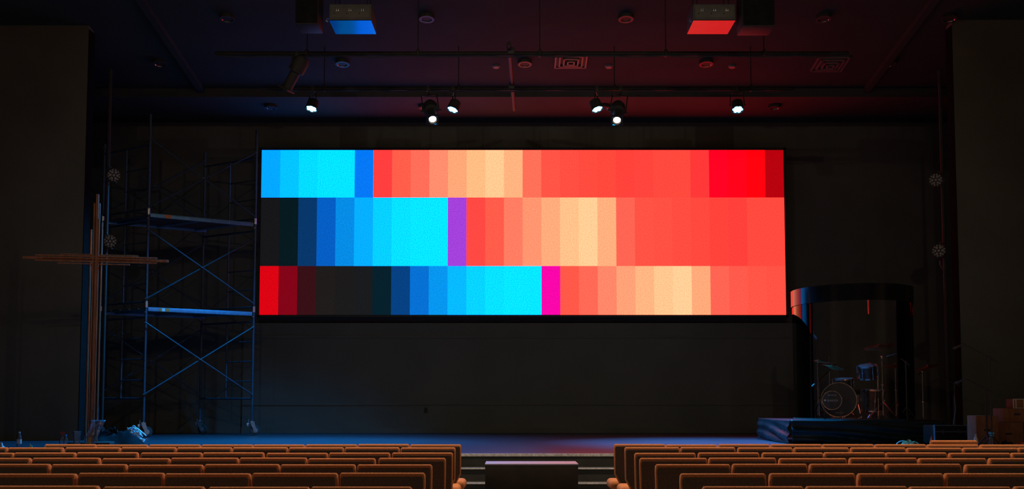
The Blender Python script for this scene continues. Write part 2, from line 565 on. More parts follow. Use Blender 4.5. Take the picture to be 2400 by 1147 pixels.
# lit house downlights above the front of the seating, angled back over it
HY = 12.2
first = True
for i, X in enumerate((-8.0, -4.8, -1.6, 1.6, 4.8, 8.0)):
    if first:
        proto_h = make_downlight(True)
        proto_h.location = (X, HY, ceil_z(HY) - 0.055)
        lamp('house_lamp', 'SPOT', HOUSE_W, HOUSE_C, (X, HY, ceil_z(HY) - 0.075), (0, -0.62, -1), proto_h, spot_size=R(104), spot_blend=0.55, shadow_soft_size=0.06)
        d = proto_h
        first = False
    else:
        d = copy_tree(proto_h)
    d.location = (X, HY, ceil_z(HY) - 0.055)
    tag(d, 'lit house downlight ahead of the front row, %s from left' % ORD[i + 1], 'downlight', 'lit house downlights over the seats')

first = True
for i, X in enumerate((-6.0, 0.0, 6.0)):  # added unseen fill lamps that brighten the chair backs from behind
    if first:
        proto_r = make_downlight(True)
        proto_r.location = (X, -2.5, ceil_z(0) - 0.055)
        lamp('house_lamp', 'SPOT', REAR_FILL_W, (1.0, 0.86, 0.68), (X, -2.5, ceil_z(0) - 0.075), (0, 0.5, -1), proto_r, spot_size=R(130), spot_blend=0.5, shadow_soft_size=0.06)
        d = proto_r
        first = False
    else:
        d = copy_tree(proto_r)
    d.location = (X, -2.5, ceil_z(0) - 0.055)
    tag(d, 'added fill downlight at the back of the hall, %s from left' % ORD[i + 1], 'downlight', 'added fill downlights at the back')

# square air diffusers
for px, py, Y, lab in ((1338, 146, 20.05, 'square louvred ceiling diffuser glowing red right of centre'), (1945, 136, 20.2, 'square louvred ceiling diffuser in the dark right part of ceiling')):
    p = at(px, py, Y)
    v = thing('ceiling_diffuser', lab, 'air vent', (p.x, Y, ceil_z(Y) - 0.004), (-math.atan(0.144), 0, 0), 'ceiling air diffusers')
    for k, s in enumerate((0.62, 0.46, 0.30, 0.15)):
        m = MB()
        t = 0.03
        for sx, sy, wx, wy in ((0, 1, s, t), (0, -1, s, t), (1, 0, t, s), (-1, 0, t, s)):
            m.box((sx * (s - t) / 2, sy * (s - t) / 2, -0.012 - 0.008 * k), (wx, wy, 0.024 + 0.016 * k))
        m.build('louvre_ring', M['white_metal'], v)
    MB().box((0, 0, -0.002), (0.60, 0.60, 0.004)).build('backing', M['black_case'], v)
for px, py, lab in ((1163, 134, 'small pale detector disc on the ceiling left of the depthwise pipe'), (1427, 132, 'small pale detector disc on the ceiling right of the red diffuser'),
                    (1716, 140, 'small pale detector disc on the ceiling towards the right')):
    Y = 20.3
    p = at(px, py, Y)
    dd = thing('ceiling_detector', lab, 'detector', (p.x, Y, ceil_z(Y)), (-math.atan(0.144), 0, 0), 'ceiling detectors')
    MB().lathe([(0.07, 0), (0.07, -0.02), (0.055, -0.035), (0.0, -0.037)], n=20).build('housing', M['white_metal'], dd)
    MB().lathe([(0.078, 0), (0.078, -0.008), (0.0, -0.008)], n=20).build('base', M['white_metal'], dd)

# lighting pipes
PZ = at(1205, 208, 19.5).z


def pipe_x(lab, Y, x0, x1, rods):
    g = thing('lighting_pipe', lab, 'pipe', ((x0 + x1) / 2, Y, PZ), group='black lighting pipes under the ceiling')
    MB().rod((x0, Y, PZ), (x1, Y, PZ), 0.038, 14).build('pipe', M['pipe'], g, True)
    for x in rods:
        MB().rod((x, Y, PZ), (x, Y, ceil_z(Y)), 0.009, 8).build('hanger_rod', M['pipe'], g, True)
        MB().rbox((x, Y, PZ + 0.01), (0.05, 0.11, 0.11), 0.012, 2).build('clamp', M['pipe'], g, True)
    MB().tube([(x0 + (x1 - x0) * i / 24, Y - 0.05, PZ - 0.045 - 0.03 * math.sin(i * 1.3) ** 2) for i in range(25)], 0.012, 6).build('cable', M['rubber'], g, True)
    return g


pipe_x('long black pipe across the ceiling nearest the audience', at(1205, 125, 17.5).y, -5.0, 5.6, [at(x, 100, 17.5).x for x in (720, 980, 1265, 1560, 1790)])
pipe_x('long black pipe carrying the blue wash lights', 19.5, -4.6, 5.2, [at(x, 190, 19.5).x for x in (760, 1075, 1440, 1760)])
g = thing('lighting_pipe', 'short black pipe running front to back between the two long pipes', 'pipe', (-0.03, 19.0, PZ + 0.06), group='black lighting pipes under the ceiling')
MB().rod((-0.09, 17.2, PZ + 0.075), (-0.0, 21.2, PZ + 0.075), 0.036, 14).build('pipe', M['pipe'], g, True)
for y in (17.5, 19.5):
    MB().rbox((-0.05, y, PZ + 0.045), (0.12, 0.1, 0.12), 0.02, 2).build('clamp', M['black_metal'], g, True)

# boxes with glossy undersides
for (x0, x1, lab, grille) in ((771, 870, 'hung box whose glossy underside mirrors blue', 0), (1625, 1724, 'hung box whose glossy underside mirrors red', 1)):
    Y0 = 16.2
    a, b2 = at(x0, 48, Y0), at(x1, 48, Y0)
    w, zb = b2.x - a.x, a.z
    cx = (a.x + b2.x) / 2
    dep, hh = 0.62, 0.265
    t = thing('hung_projector_box', lab, 'ceiling box', (cx, Y0 + dep / 2, zb), group='boxes hung under the ceiling')
    MB().rbox((cx, Y0 + dep / 2, zb + 0.012 + (hh - 0.012) / 2), (w, dep, hh - 0.014), 0.012, 2).build('housing', M['grey_panel'], t, True)
    MB().box((cx, Y0 + dep / 2, zb + 0.005), (w - 0.004, dep - 0.004, 0.010)).build('underside_panel', M['mirror_panel'], t, True)
    MB().rbox((cx, Y0 - 0.008, zb + hh / 2 + 0.01), (w - 0.04, 0.018, hh - 0.05), 0.006, 2).build('front_panel', M['grey_panel'], t, True)
    for s in (-1, 0, 1):
        bxx = cx + s * w * 0.295
        for q in (-1, 1):
            MB().rbox((bxx + q * 0.014, Y0 - 0.022, zb + hh * 0.63), (0.012, 0.014, 0.06), 0.004, 2).build('slot_bar', M['zinc'], t, True)
        MB().cone((bxx - 0.05, Y0 - 0.014, zb + hh * 0.40), (bxx - 0.05, Y0 - 0.03, zb + hh * 0.40), 0.012, 0.01, 10).build('knob', M['black_metal'], t, True)
    MB().tube([(cx - w / 2 - 0.005, Y0 + 0.1, zb + 0.06), (cx - w / 2 - 0.05, Y0 + 0.05, zb + 0.05), (cx - w / 2 - 0.055, Y0 + 0.04, zb + 0.01), (cx - w / 2 - 0.02, Y0 + 0.06, zb + 0.0)], 0.008, 6).build('handle', M['zinc'], t, True)
    for s in (-1, 1):
        for y in (Y0 + 0.12, Y0 + dep - 0.12):
            MB().rod((cx + s * (w / 2 - 0.08), y, zb + hh), (cx + s * (w / 2 - 0.08), y, ceil_z(y)), 0.008, 6).build('hanger_rod', M['pipe'], t, True)

# black hung loudspeakers at the top edge
for (x0, x1, py, lab) in ((690, 745, 55, 'black loudspeaker hung left of the blue-bottomed box'), (1741, 1818, 60, 'black loudspeaker hung right of the red-bottomed box')):
    Y0 = 16.0
    a, b2 = at(x0, py, Y0), at(x1, py, Y0)
    w = b2.x - a.x
    cx = (a.x + b2.x) / 2
    t = thing('hung_loudspeaker', lab, 'loudspeaker', (cx, Y0 + 0.25, a.z), group='black loudspeakers hung under the ceiling')
    MB().rbox((cx, Y0 + 0.25, a.z + 0.33), (w, 0.44, 0.66), 0.02, 2).build('cabinet', M['black_case'], t, True)
    MB().rbox((cx, Y0 + 0.018, a.z + 0.33), (w - 0.03, 0.03, 0.62), 0.01, 2).build('grille', M['black_cloth'], t, True)
    for s in (-1, 1):
        MB().rod((cx + s * w * 0.35, Y0 + 0.25, a.z + 0.66), (cx + s * w * 0.35, Y0 + 0.25, ceil_z(Y0)), 0.01, 6).build('hanger_rod', M['pipe'], t, True)


# ---------------------------------------------------------------- stage lights
def par_can(name, lab, group, c, d, lit, hang_to, energy=0.0, cone=62):
    """round LED lamp: c = centre of its face, d = where it points, hang_to = point its yoke is clamped to"""
    d = Vector(d).normalized()
    c = Vector(c)
    t = thing(name, lab, 'stage light', c - d * 0.12, group=group)
    rr = 0.118
    MB().lathe([(rr * 0.5, -0.20), (rr * 0.86, -0.17), (rr * 0.95, -0.02), (rr, 0.0), (rr, 0.012), (rr * 0.93, 0.012), (rr * 0.93, -0.006), (0.0, -0.006)],
               c, d, 28).build('housing', M['black_case'], t, True)
    q = d.to_track_quat('Z', 'Y').to_matrix()
    spots = [(0, 0)] + [(0.062 * math.cos(PI / 3 * i), 0.062 * math.sin(PI / 3 * i)) for i in range(6)]
    if lit:
        for (x, y) in spots:
            o = c + q @ Vector((x, y, -0.004))
            MB().lathe([(0.034, 0.0), (0.034, 0.006), (0.028, 0.012), (0.0, 0.015)], o, d, 14).build('led_lens', M['led_on'], t, True)
    else:
        spots2 = spots + [(0.098 * math.cos(PI / 6 * i + 0.26), 0.098 * math.sin(PI / 6 * i + 0.26)) for i in range(12)]
        for (x, y) in spots2:
            r0 = 0.022 if math.hypot(x, y) < 0.08 else 0.017
            o = c + q @ Vector((x * 0.93, y * 0.93, -0.004))
            MB().lathe([(r0, 0.0), (r0, 0.006), (r0 * 0.7, 0.011), (0.0, 0.013)], o, d, 8).build('led_lens', M['glass_lens'], t, True)
    # yoke
    h = Vector(hang_to)
    side = d.cross((h - (c - d * 0.1)).normalized())
    side.normalize()
    pv = c - d * 0.10
    top = pv + (h - pv) * 0.72
    pts = [pv + side * (rr + 0.012)]
    pts += [top + side * (rr + 0.012) * 0.9, top + side * 0.05, top - side * 0.05, top - side * (rr + 0.012) * 0.9, pv - side * (rr + 0.012)]
    MB().tube(pts, 0.010, 6).build('yoke', M['black_metal'], t, True)
    cl = MB().rod(top, h, 0.013, 8)
    cl.rbox(h, (0.07, 0.07, 0.10), 0.012, 2)
    cl.build('clamp', M['black_metal'], t, True)
    for s in (-1, 1):
        MB().cone(pv + side * s * (rr + 0.004), pv + side * s * (rr + 0.03), 0.018, 0.016, 10).build('knob', M['rubber'], t, True)
    if lit:
        lamp('wash_beam', 'SPOT', energy, WASH_C, c + d * 0.03, d, t, spot_size=R(cone), spot_blend=1.0, shadow_soft_size=0.09)
    return t


LY = 19.5
for px, py, tgt, lab, e in ((730, 255, (-4.7, 17.4, STAGE_Z), 'lit cyan wash light, leftmost under the rear pipe', 1.5),
                            (1061, 257, (-3.3, 17.8, STAGE_Z), 'lit cyan wash light beside the left white spot', 0.9),
                            (1400, 256, (3.4, 17.8, STAGE_Z), 'lit cyan wash light beside the right white spot', 2.1),
                            (1729, 257, (4.0, 16.9, STAGE_Z), 'lit cyan wash light, rightmost under the rear pipe', 1.5)):
    c = at(px, py, LY - 0.08)
    par_can('wash_light', lab, 'lit cyan wash lights', c, Vector(tgt) - c, True, (c.x + 0.0, LY, PZ), WASH_W * e, 118 if px < 800 else 58)


def profile_light(lab, c, d, lit, hang_to, length=0.55, energy=PROFILE_W, col=PROFILE_C, cone=26):
    d = Vector(d).normalized()
    c = Vector(c)
    t = thing('profile_spotlight', lab, 'stage light', c - d * length * 0.5, group='profile spotlights')
    MB().lathe([(0.0, -length), (0.10, -length), (0.135, -length * 0.85), (0.135, -length * 0.55), (0.085, -length * 0.5), (0.085, -0.03), (0.092, -0.03), (0.092, 0.02), (0.078, 0.02), (0.078, -0.02), (0, -0.02)],
               c, d, 24).build('barrel', M['black_case'], t, True)
    MB().lathe([(0.066, 0.0), (0.06, 0.010), (0.0, 0.016)], c - d * 0.012, d, 24).build('lens', M['profile_on'] if lit else M['glass_lens'], t, True)
    q = d.to_track_quat('Z', 'Y').to_matrix()
    fr_ = MB()
    for a in range(4):
        fr_.box(c + q @ Vector((0.098 * math.cos(a * PI / 2), 0.098 * math.sin(a * PI / 2), 0.01)), (0.02 if a % 2 == 0 else 0.2, 0.2 if a % 2 == 0 else 0.02, 0.03), rot=q)
    fr_.build('colour_frame', M['black_metal'], t, True)
    h = Vector(hang_to)
    pv = c - d * length * 0.55
    side = d.cross((h - pv).normalized()).normalized()
    top = pv + (h - pv) * 0.7
    MB().tube([pv + side * 0.15, top + side * 0.14, top, top - side * 0.14, pv - side * 0.15], 0.012, 6).build('yoke', M['black_metal'], t, True)
    MB().rod(top, h, 0.014, 8).rbox(h, (0.07, 0.07, 0.10), 0.012, 2).build('clamp', M['black_metal'], t, True)
    for s in (-1, 1):
        MB().cone(pv + side * s * 0.14, pv + side * s * 0.19, 0.022, 0.018, 10).build('knob', M['rubber'], t, True)
    if lit:
        lamp('profile_beam', 'SPOT', energy, col, c + d * 0.04, d, t, spot_size=R(cone), spot_blend=0.5, shadow_soft_size=0.06)
    return t


c = at(1014, 280, 19.1)
profile_light('lit round white spotlight left of centre above the screen', c, Vector((-0.25, 13.4, 0.6)) - c, True, (c.x - 0.12, 19.5, PZ))
c = at(1446, 282, 19.1)
profile_light('lit round white spotlight right of centre above the screen', c, Vector((0.95, 13.4, 0.6)) - c, True, (c.x + 0.12, 19.5, PZ))
c = at(672, 208, 17.6)
profile_light('unlit black spotlight tilted down left under the front pipe', c, (-0.55, 0.25, -0.9), False, (at(690, 125, 17.5).x + 0.05, 17.5, PZ), 0.6)

# added fill spotlights, out of view, that lift the dark tones of the stage
for i, X in enumerate((-7.5, -2.5, 2.5, 7.5)):
    c = Vector((X, 3.0, ceil_z(3.0) - 0.75))
    profile_light('added fill spotlight over the seats aimed at the stage, %s from left' % ORD[i + 1], c, Vector((X if abs(X) < 5 else -X * 0.62, 20.5, 3.7)) - c, True, (X, 2.65, ceil_z(3.0)), 0.55, FRONT_FILL_W, FRONT_FILL_C, 48 if abs(X) < 5 else 54)

# side pipes with unlit lamps
for side, (pxp, lamps) in {'left': (240, ((267, 411), (258, 566))), 'right': (2222, ((2193, 422), (2200, 588)))}.items():
    Y = 18.2
    b0 = at(pxp, 900, Y)
    pp = thing('side_pipe', 'dark vertical pipe holding two unlit lamps at the %s of the stage' % side, 'pipe', (b0.x, Y, STAGE_Z), group='vertical side pipes')
    MB().rod((b0.x, Y, STAGE_Z + 0.02), (b0.x, Y, 7.1), 0.03, 12).build('pipe', M['pipe'], pp, True)
    MB().lathe([(0.24, 0.0), (0.24, 0.02), (0.05, 0.03), (0.05, 0.1), (0.0, 0.1)], (b0.x, Y, STAGE_Z), (0, 0, 1), 24).build('base', M['black_metal'], pp, True)
    for k, (px, py) in enumerate(lamps):
        c = at(px, py, Y - 0.12)
        tc_ = Vector((0.3, 6.0, 1.2)) - c
        par_can('unlit_wash_light', 'unlit round multi-lens lamp, %s one on the %s side pipe' % (('upper', 'lower')[k], side), 'unlit lamps on the side pipes', c, tc_, False, (b0.x, Y, c.z + 0.02))
    if side == 'right':
        c = at(2203, 612, Y)
        MB().tube([c, at(2203, 620, Y), at(2208, 630, Y), at(2216, 640, Y)], 0.007, 6).build('cable', M['grey_panel'], pp, True)

# ================================================================== SCAFFOLD
FL, FRr = at(343, 700, 20.35), at(595, 700, 21.5)
BL, BR = at(236, 700, 21.12), at(474, 700, 22.28)
posts = {'FL': FL, 'FR': FRr, 'BL': BL, 'BR': BR}
for p in posts.values():
    p.z = STAGE_Z
sc = thing('rolling_scaffold', 'tall rolling steel scaffold tower with two decks left of the screen', 'scaffold', ((FL.x + BR.x) / 2, (FL.y + BR.y) / 2, STAGE_Z))
TOP = {'FL': at(352, 268, 20.35).z, 'FR': at(600, 305, 21.5).z, 'BL': 6.5, 'BR': 6.6}
for k, p in posts.items():
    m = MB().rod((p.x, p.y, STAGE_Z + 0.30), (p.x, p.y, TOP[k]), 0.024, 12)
    po = m.build('post', M['steel'], sc, True)
    for z in (1.48, 2.85, 3.05, 3.31, 4.64, 4.86, 5.05, 6.42):
        MB().rod((p.x, p.y - 0.045, z), (p.x, p.y + 0.045, z), 0.012, 8).build('brace_stud', M['zinc'], po, True)
    for z in (3.2, 5.0):
        MB().rod((p.x, p.y, z - 0.06), (p.x, p.y, z + 0.06), 0.030, 12).build('coupling', M['zinc'], po, True)


def V(p, z):
    return Vector((p.x, p.y, z))


for a, b2 in ((FL, BL), (FRr, BR)):                       # the two end frames
    mid = (a + b2) / 2
    MB().rod(V(mid, 1.40), V(mid, 2.95), 0.018, 10).build('inner_post', M['steel'], sc, True)
    MB().rod(V(mid, 3.25), V(mid, 4.80), 0.018, 10).build('inner_post', M['steel'], sc, True)
    MB().rod(V(mid, 5.05), V(mid, 6.30), 0.018, 10).build('inner_post', M['steel'], sc, True)
    for z in (1.40, 2.95, 3.25, 4.80, 5.05, 6.30):
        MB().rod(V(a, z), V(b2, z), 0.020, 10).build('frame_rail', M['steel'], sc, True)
    for z in (1.75, 2.15, 2.55, 3.6, 4.0, 4.4, 5.45, 5.85):
        MB().rod(V(a, z), V(mid, z), 0.013, 8).build('ladder_rung', M['steel'], sc, True)
for a, b2 in ((FL, FRr), (BL, BR)):                       # crossed braces on the long sides
    off = Vector((0.02, -0.045, 0))
    for z0, z1 in ((1.48, 2.85), (3.31, 4.64), (5.08, 6.42)):
        MB().rod(V(a, z0) + off, V(b2, z1) + off, 0.0135, 8).build('cross_brace', M['steel'], sc, True)
        off2 = off + Vector((0, -0.028, 0))
        MB().rod(V(a, z1) + off2, V(b2, z0) + off2, 0.0135, 8).build('cross_brace', M['steel'], sc, True)
        mm = V((a + b2) / 2, (z0 + z1) / 2) + off
        MB().rod(mm + Vector((0, 0.02, 0)), mm - Vector((0, 0.05, 0)), 0.012, 8).build('brace_pivot', M['zinc'], sc, True)
u = (FRr - FL)
u.z = 0
w = (BL - FL)
w.z = 0
for z, px_s in ((at(352, 504, 20.35).z, ((380, 393, 'sticker_o'),)), (at(345, 725, 20.35).z, ((371, 376, 'sticker_o'), (377, 384, 'sticker_w'), (385, 394, 'sticker_o')))):
    un, wn = u.normalized(), w.normalized()
    f0, f1 = FL + un * 0.035, FRr - un * 0.035
    for side in (0.0, 1.0):                                # aluminium side rails
        a, b2 = f0 + w * side, f1 + w * side
        q = Matrix.Rotation(math.atan2(u.y, u.x), 3, 'Z')
        mid = (a + b2) / 2
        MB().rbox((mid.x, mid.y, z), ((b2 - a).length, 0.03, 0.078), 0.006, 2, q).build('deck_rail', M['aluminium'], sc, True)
    nb = 5
    for i in range(nb):                                    # boards side by side
        s0, s1 = (i + 0.06) / nb, (i + 0.94) / nb
        pts = [f0 + w * s0, f1 + w * s0, f1 + w * s1, f0 + w * s1]
        vs = [(p.x, p.y, z + 0.012) for p in pts] + [(p.x, p.y, z + 0.034) for p in pts]
        MB().add(vs, [(3, 2, 1, 0), (4, 5, 6, 7), (0, 1, 5, 4), (1, 2, 6, 5), (2, 3, 7, 6), (3, 0, 4, 7)]).build('deck_board', M['deck_wood'], sc, True)
    for sd in (0.12, 0.5, 0.88):
        a, b2 = f0 + u * sd * 0.97, f0 + u * sd * 0.97 + w
        MB().box(((a.x + b2.x) / 2, (a.y + b2.y) / 2, z - 0.015), ((b2 - a).length, 0.04, 0.03), math.atan2(w.y, w.x)).build('deck_crossbar', M['aluminium'], sc, True)
    for (s0, s1, mk) in px_s:
        ta, tb = (s0 - 347) / (594 - 347.0), (s1 - 347) / (594 - 347.0)
        a, b2 = f0 + u * ta, f0 + u * tb
        mid = (a + b2) / 2
        nrm = Vector((u.y, -u.x, 0)).normalized()
        mid = mid + nrm * 0.017
        MB().box((mid.x, mid.y, z), ((b2 - a).length, 0.003, 0.06), math.atan2(u.y, u.x)).build('rail_sticker', M[mk], sc, True)
for k, ang in (('FL', 0.35), ('FR', 0.5), ('BL', 0.9), ('BR', -0.3)):       # casters
    p = posts[k]
    q = Matrix.Rotation(ang, 3, 'Z')
    L = lambda x, y, z: Vector((p.x, p.y, STAGE_Z)) + q @ Vector((x, y, z))
    ca_ = MB()
    for s in (-1, 1):
        prof = [(-0.035, 0.27), (0.04, 0.27), (0.085, 0.11), (0.075, 0.08), (0.05, 0.08), (-0.02, 0.2)]
        y0, y1 = s * 0.036, s * 0.042
        n6 = len(prof)
        vs = [L(x, y0, z) for x, z in prof] + [L(x, y1, z) for x, z in prof]
        ca_.add(vs, [tuple(range(n6)), tuple(range(2 * n6 - 1, n6 - 1, -1))] + [(i, (i + 1) % n6, n6 + (i + 1) % n6, n6 + i) for i in range(n6)])
    ca_.box(L(0, 0, 0.275), (0.09, 0.09, 0.012), ang)
    ca_.rod(L(0, 0, 0.27), L(0, 0, 0.42), 0.021, 10)
    fk = ca_.build('caster_fork', M['zinc'], sc, True)
    MB().lathe([(0.0, -0.024), (0.07, -0.024), (0.1, -0.018), (0.103, 0.0), (0.1, 0.018), (0.07, 0.024), (0.0, 0.024)], L(0.065, 0, 0.103), q @ Vector((0, 1, 0)), 28).build('wheel', M['rubber'], fk, True)
    MB().lathe([(0.0, -0.028), (0.05, -0.028), (0.05, 0.028), (0.0, 0.028)], L(0.065, 0, 0.103), q @ Vector((0, 1, 0)), 18).build('hub', M['zinc'], fk, True)
    MB().rbox(L(-0.085, 0, 0.215), (0.05, 0.06, 0.075), 0.012, 2, q).rod(L(-0.07, 0, 0.22), L(-0.065, 0, 0.33), 0.008, 8).rod(L(-0.1, 0, 0.23), L(-0.02, 0, 0.24), 0.01, 8).build('brake_lever', M['zinc'], fk, True)

# ================================================================== CROSS
CY = 16.5
cb = at(214, 1000, CY)
cr = thing('wooden_cross', 'tall brown wooden cross built from bundled slats of staggered length', 'cross', (cb.x + 0.0, CY, STAGE_Z), (0, 0, R(12.5)))
czz = lambda py: at(218, py, CY).z - STAGE_Z
arm_z = czz(608)
sc_ = 1.0
VS = [(0.0, 0.015, 0.040, 455), (-0.037, -0.012, 0.022, 477), (0.037, -0.012, 0.022, 477), (0.012, -0.028, 0.024, 513), (-0.082, 0.03, 0.022, 538), (0.078, 0.03, 0.018, 520)]
for i, (x, y, wd, top) in enumerate(VS):
    z1 = czz(top)
    z0 = 0.06 if i != 3 else 0.55
    MB().rbox((x, y, (z0 + z1) / 2), (wd, 0.032, z1 - z0), 0.003, 2).build('upright_slat', M['wood'], cr)
HS = [(0.0, 0.016, 0.040, -1.06, 1.08), (0.040, -0.011, 0.022, -0.88, 0.91), (-0.040, -0.011, 0.022, -0.88, 0.91), (0.008, -0.027, 0.018, -0.76, 0.82), (0.070, 0.03, 0.022, -0.52, 0.62), (-0.072, 0.03, 0.018, -0.56, 0.50)]
for (z, y, wd, x0, x1) in HS:
    MB().rbox(((x0 + x1) / 2, y + (0.0 if abs(y) > 0.02 else 0.0) - 0.0015, arm_z + z), (x1 - x0, 0.030, wd), 0.003, 2).build('arm_slat', M['wood'], cr)
MB().rbox((0, 0.01, 0.03), (0.62, 0.5, 0.06), 0.008, 2).build('base_plate', M['black_case'], cr)

# ================================================================== DRUM RISER AND SHIELD
RZ = 1.04
rx0, rx1, ry0, ry1 = 4.47, 6.93, 17.3, 19.5
rs = thing('drum_riser', 'low drum platform wrapped in a black gathered cloth skirt', 'platform', ((rx0 + rx1) / 2, (ry0 + ry1) / 2, STAGE_Z))
MB().span(rx0, rx1, ry0, ry1, RZ - 0.06, RZ).build('deck', M['skirt'], rs, True)
for x in (rx0 + 0.15, (rx0 + rx1) / 2, rx1 - 0.15):
    for y in (ry0 + 0.15, ry1 - 0.15):
        MB().rod((x, y, STAGE_Z), (x, y, RZ - 0.06), 0.03, 10).build('leg', M['black_metal'], rs, True)


def skirt(p0, p1, nrm, seed):
    """cloth hung from the platform edge with long slanting folds"""
    random.seed(seed)
    nx, nz_ = 90, 16
    L_ = (Vector(p1) - Vector(p0)).length
    vs, fs = [], []
    ph = [random.uniform(0, 6.28) for _ in range(6)]
    for j in range(nz_ + 1):
        tz = j / nz_
        for i in range(nx + 1):
            tx = i / nx
            p = Vector(p0).lerp(Vector(p1), tx)
            s = tx * L_
            amp = 0.05 * min(1.0, tz * 2.2)
            f1 = math.sin(tz * 15 - s * 3.0 + ph[0] + 0.8 * math.sin(2.2 * s))
            f2 = math.sin(tz * 9 - s * 5.4 + ph[1]) * 0.5
            f3 = math.sin(s * 9 + ph[2] + tz * 2.0) * 0.22
            d_ = 0.02 + amp * (0.5 + 0.5 * (f1 * 0.8 + f2 * 0.6 + f3))
            z = RZ + 0.002 - tz * (RZ - STAGE_Z - 0.012)
            vs.append(Vector((p.x, p.y, z)) + Vector(nrm) * d_)
    for j in range(nz_):
        for i in range(nx):
            a = j * (nx + 1) + i
            fs.append((a, a + 1, a + nx + 2, a + nx + 1))
    return MB().add(vs, fs)


o = skirt((rx0, ry0, 0), (rx1, ry0, 0), (0, -1, 0), 3).build('skirt', M['skirt'], rs, True)
o2 = skirt((rx0, ry1, 0), (rx0, ry0, 0), (-1, 0, 0), 5).build('skirt', M['skirt'], rs, True)
o3 = skirt((rx1, ry0, 0), (rx1, ry1, 0), (1, 0, 0), 7).build('skirt', M['skirt'], rs, True)
for q_ in (o, o2, o3):
    sm = q_.modifiers.new('thickness', 'SOLIDIFY')
    sm.thickness = 0.003

SCX, SCY, SR, SK = 5.93, 18.70, 0.99, 1.17      # half width, and how much deeper than wide it is
Z_T, Z_B = at(1860, 681, SCY).z, at(1860, 718, SCY).z
sh = thing('drum_shield', 'curved clear acrylic drum shield with a glossy black top band', 'drum shield', (SCX, SCY, RZ))


def arc_wall(r0, r1, a0, a1, z0, z1, n):
    vs, fs = [], []
    for i in range(n + 1):
        a = a0 + (a1 - a0) * i / n
        for r, z in ((r0, z0), (r1, z0), (r1, z1), (r0, z1)):
            vs.append((SCX + r * math.cos(a), SCY + (r - SR + SR * SK) * math.sin(a), z))
    for i in range(n):
        k = i * 4
        for j in range(4):
            fs.append((k + j, k + (j + 1) % 4, k + 4 + (j + 1) % 4, k + 4 + j))
    fs += [(0, 3, 2, 1), (n * 4, n * 4 + 1, n * 4 + 2, n * 4 + 3)]
    return MB().add(vs, fs)


A0, A1 = R(150), R(380)
NP = 8
for i in range(NP):
    a0 = A0 + (A1 - A0) * i / NP + R(0.25)
    a1 = A0 + (A1 - A0) * (i + 1) / NP - R(0.25)
    arc_wall(SR, SR + 0.006, a0, a1, RZ + 0.012, Z_B + 0.03, 16).build('acrylic_panel', M['acrylic'], sh, True)
for i in range(1, NP):
    a = A0 + (A1 - A0) * i / NP
    arc_wall(SR + 0.007, SR + 0.011, a - R(0.55), a + R(0.55), RZ + 0.02, Z_B, 2).build('hinge_strip', M['acrylic'], sh, True)
arc_wall(SR - 0.012, SR + 0.022, A0, A1, Z_B, Z_T, 96).build('top_band', M['band'], sh, True)
arc_wall(SR - 0.008, SR + 0.014, A0, A1, RZ, RZ + 0.02, 96).build('base_rail', M['black_metal'], sh, True)

# ================================================================== DRUM KIT
def chrome_hoop(mb, c, ax, r, w=0.014, t=0.008, n=36):
    return mb.lathe([(r, -w / 2), (r + t, -w / 2), (r + t, w / 2), (r, w / 2)], c, ax, n, closed=True)


def drum(name, lab, c, ax, r, L_, head, lugs=8, legs=None, chrome_hoops=True, group='drum kit drums'):
    """c = centre of the front (or top) head, ax = direction that head faces"""
    ax = Vector(ax).normalized()
    c = Vector(c)
    t = thing(name, lab, 'drum', c - ax * L_ / 2, group=group)
    MB().lathe([(r, 0.0), (r, -L_), (r - 0.01, -L_), (r - 0.01, 0.0)], c, ax, 40, closed=True).build('shell', M['drum_shell'], t, True)
    for off in (0.0, -L_):
        MB().lathe([(0.0, off - 0.002), (r - 0.002, off - 0.002), (r - 0.002, off + 0.002), (0.0, off + 0.002)], c, ax, 36).build('drum_head', head, t, True)
        chrome_hoop(MB(), c + ax * off, ax, r + 0.001, 0.022, 0.009).build('hoop', M['chrome'] if chrome_hoops else M['drum_shell'], t, True)
    q = ax.to_track_quat('Z', 'Y').to_matrix()
    for i in range(lugs):
        a = 2 * PI * i / lugs + 0.2
        e = q @ Vector((math.cos(a), math.sin(a), 0))
        p = c + e * (r + 0.016)
        MB().rod(p + ax * 0.008, p - ax * (L_ + 0.008), 0.004, 6).build('tension_rod', M['chrome'], t, True)
        MB().rbox(p - ax * L_ * 0.5 - e * 0.006, (0.022, 0.016, 0.05), 0.005, 2, q @ Matrix.Rotation(a - PI / 2, 3, 'Z')).build('lug', M['chrome'], t, True)
    return t


def text_on(s, c, ax, size, parent, m):
    cu = bpy.data.curves.new('lettering', 'FONT')
    cu.body = s
    cu.size = size
    cu.align_x = 'CENTER'
    cu.align_y = 'CENTER'
    cu.extrude = 0.0006
    o_ = bpy.data.objects.new('lettering', cu)
    COL.objects.link(o_)
    bpy.context.view_layer.update()
    me_ = bpy.data.meshes.new_from_object(o_)
    bpy.data.objects.remove(o_)
    # letters face local +Z; turn them to face ax, upright
    ax = Vector(ax).normalized()
    xx = Vector((0, 0, 1)).cross(ax).normalized()
    yy = ax.cross(xx)
    mt = Matrix((xx, yy, ax)).transposed().to_4x4()
    mt.translation = Vector(c)
    mt = world_matrix(parent).inverted() @ mt
    me_.transform(mt)
    me_.materials.clear()
    me_.materials.append(m)
    o_ = bpy.data.objects.new('lettering', me_)
    COL.objects.link(o_)
    o_.parent = parent
    return o_


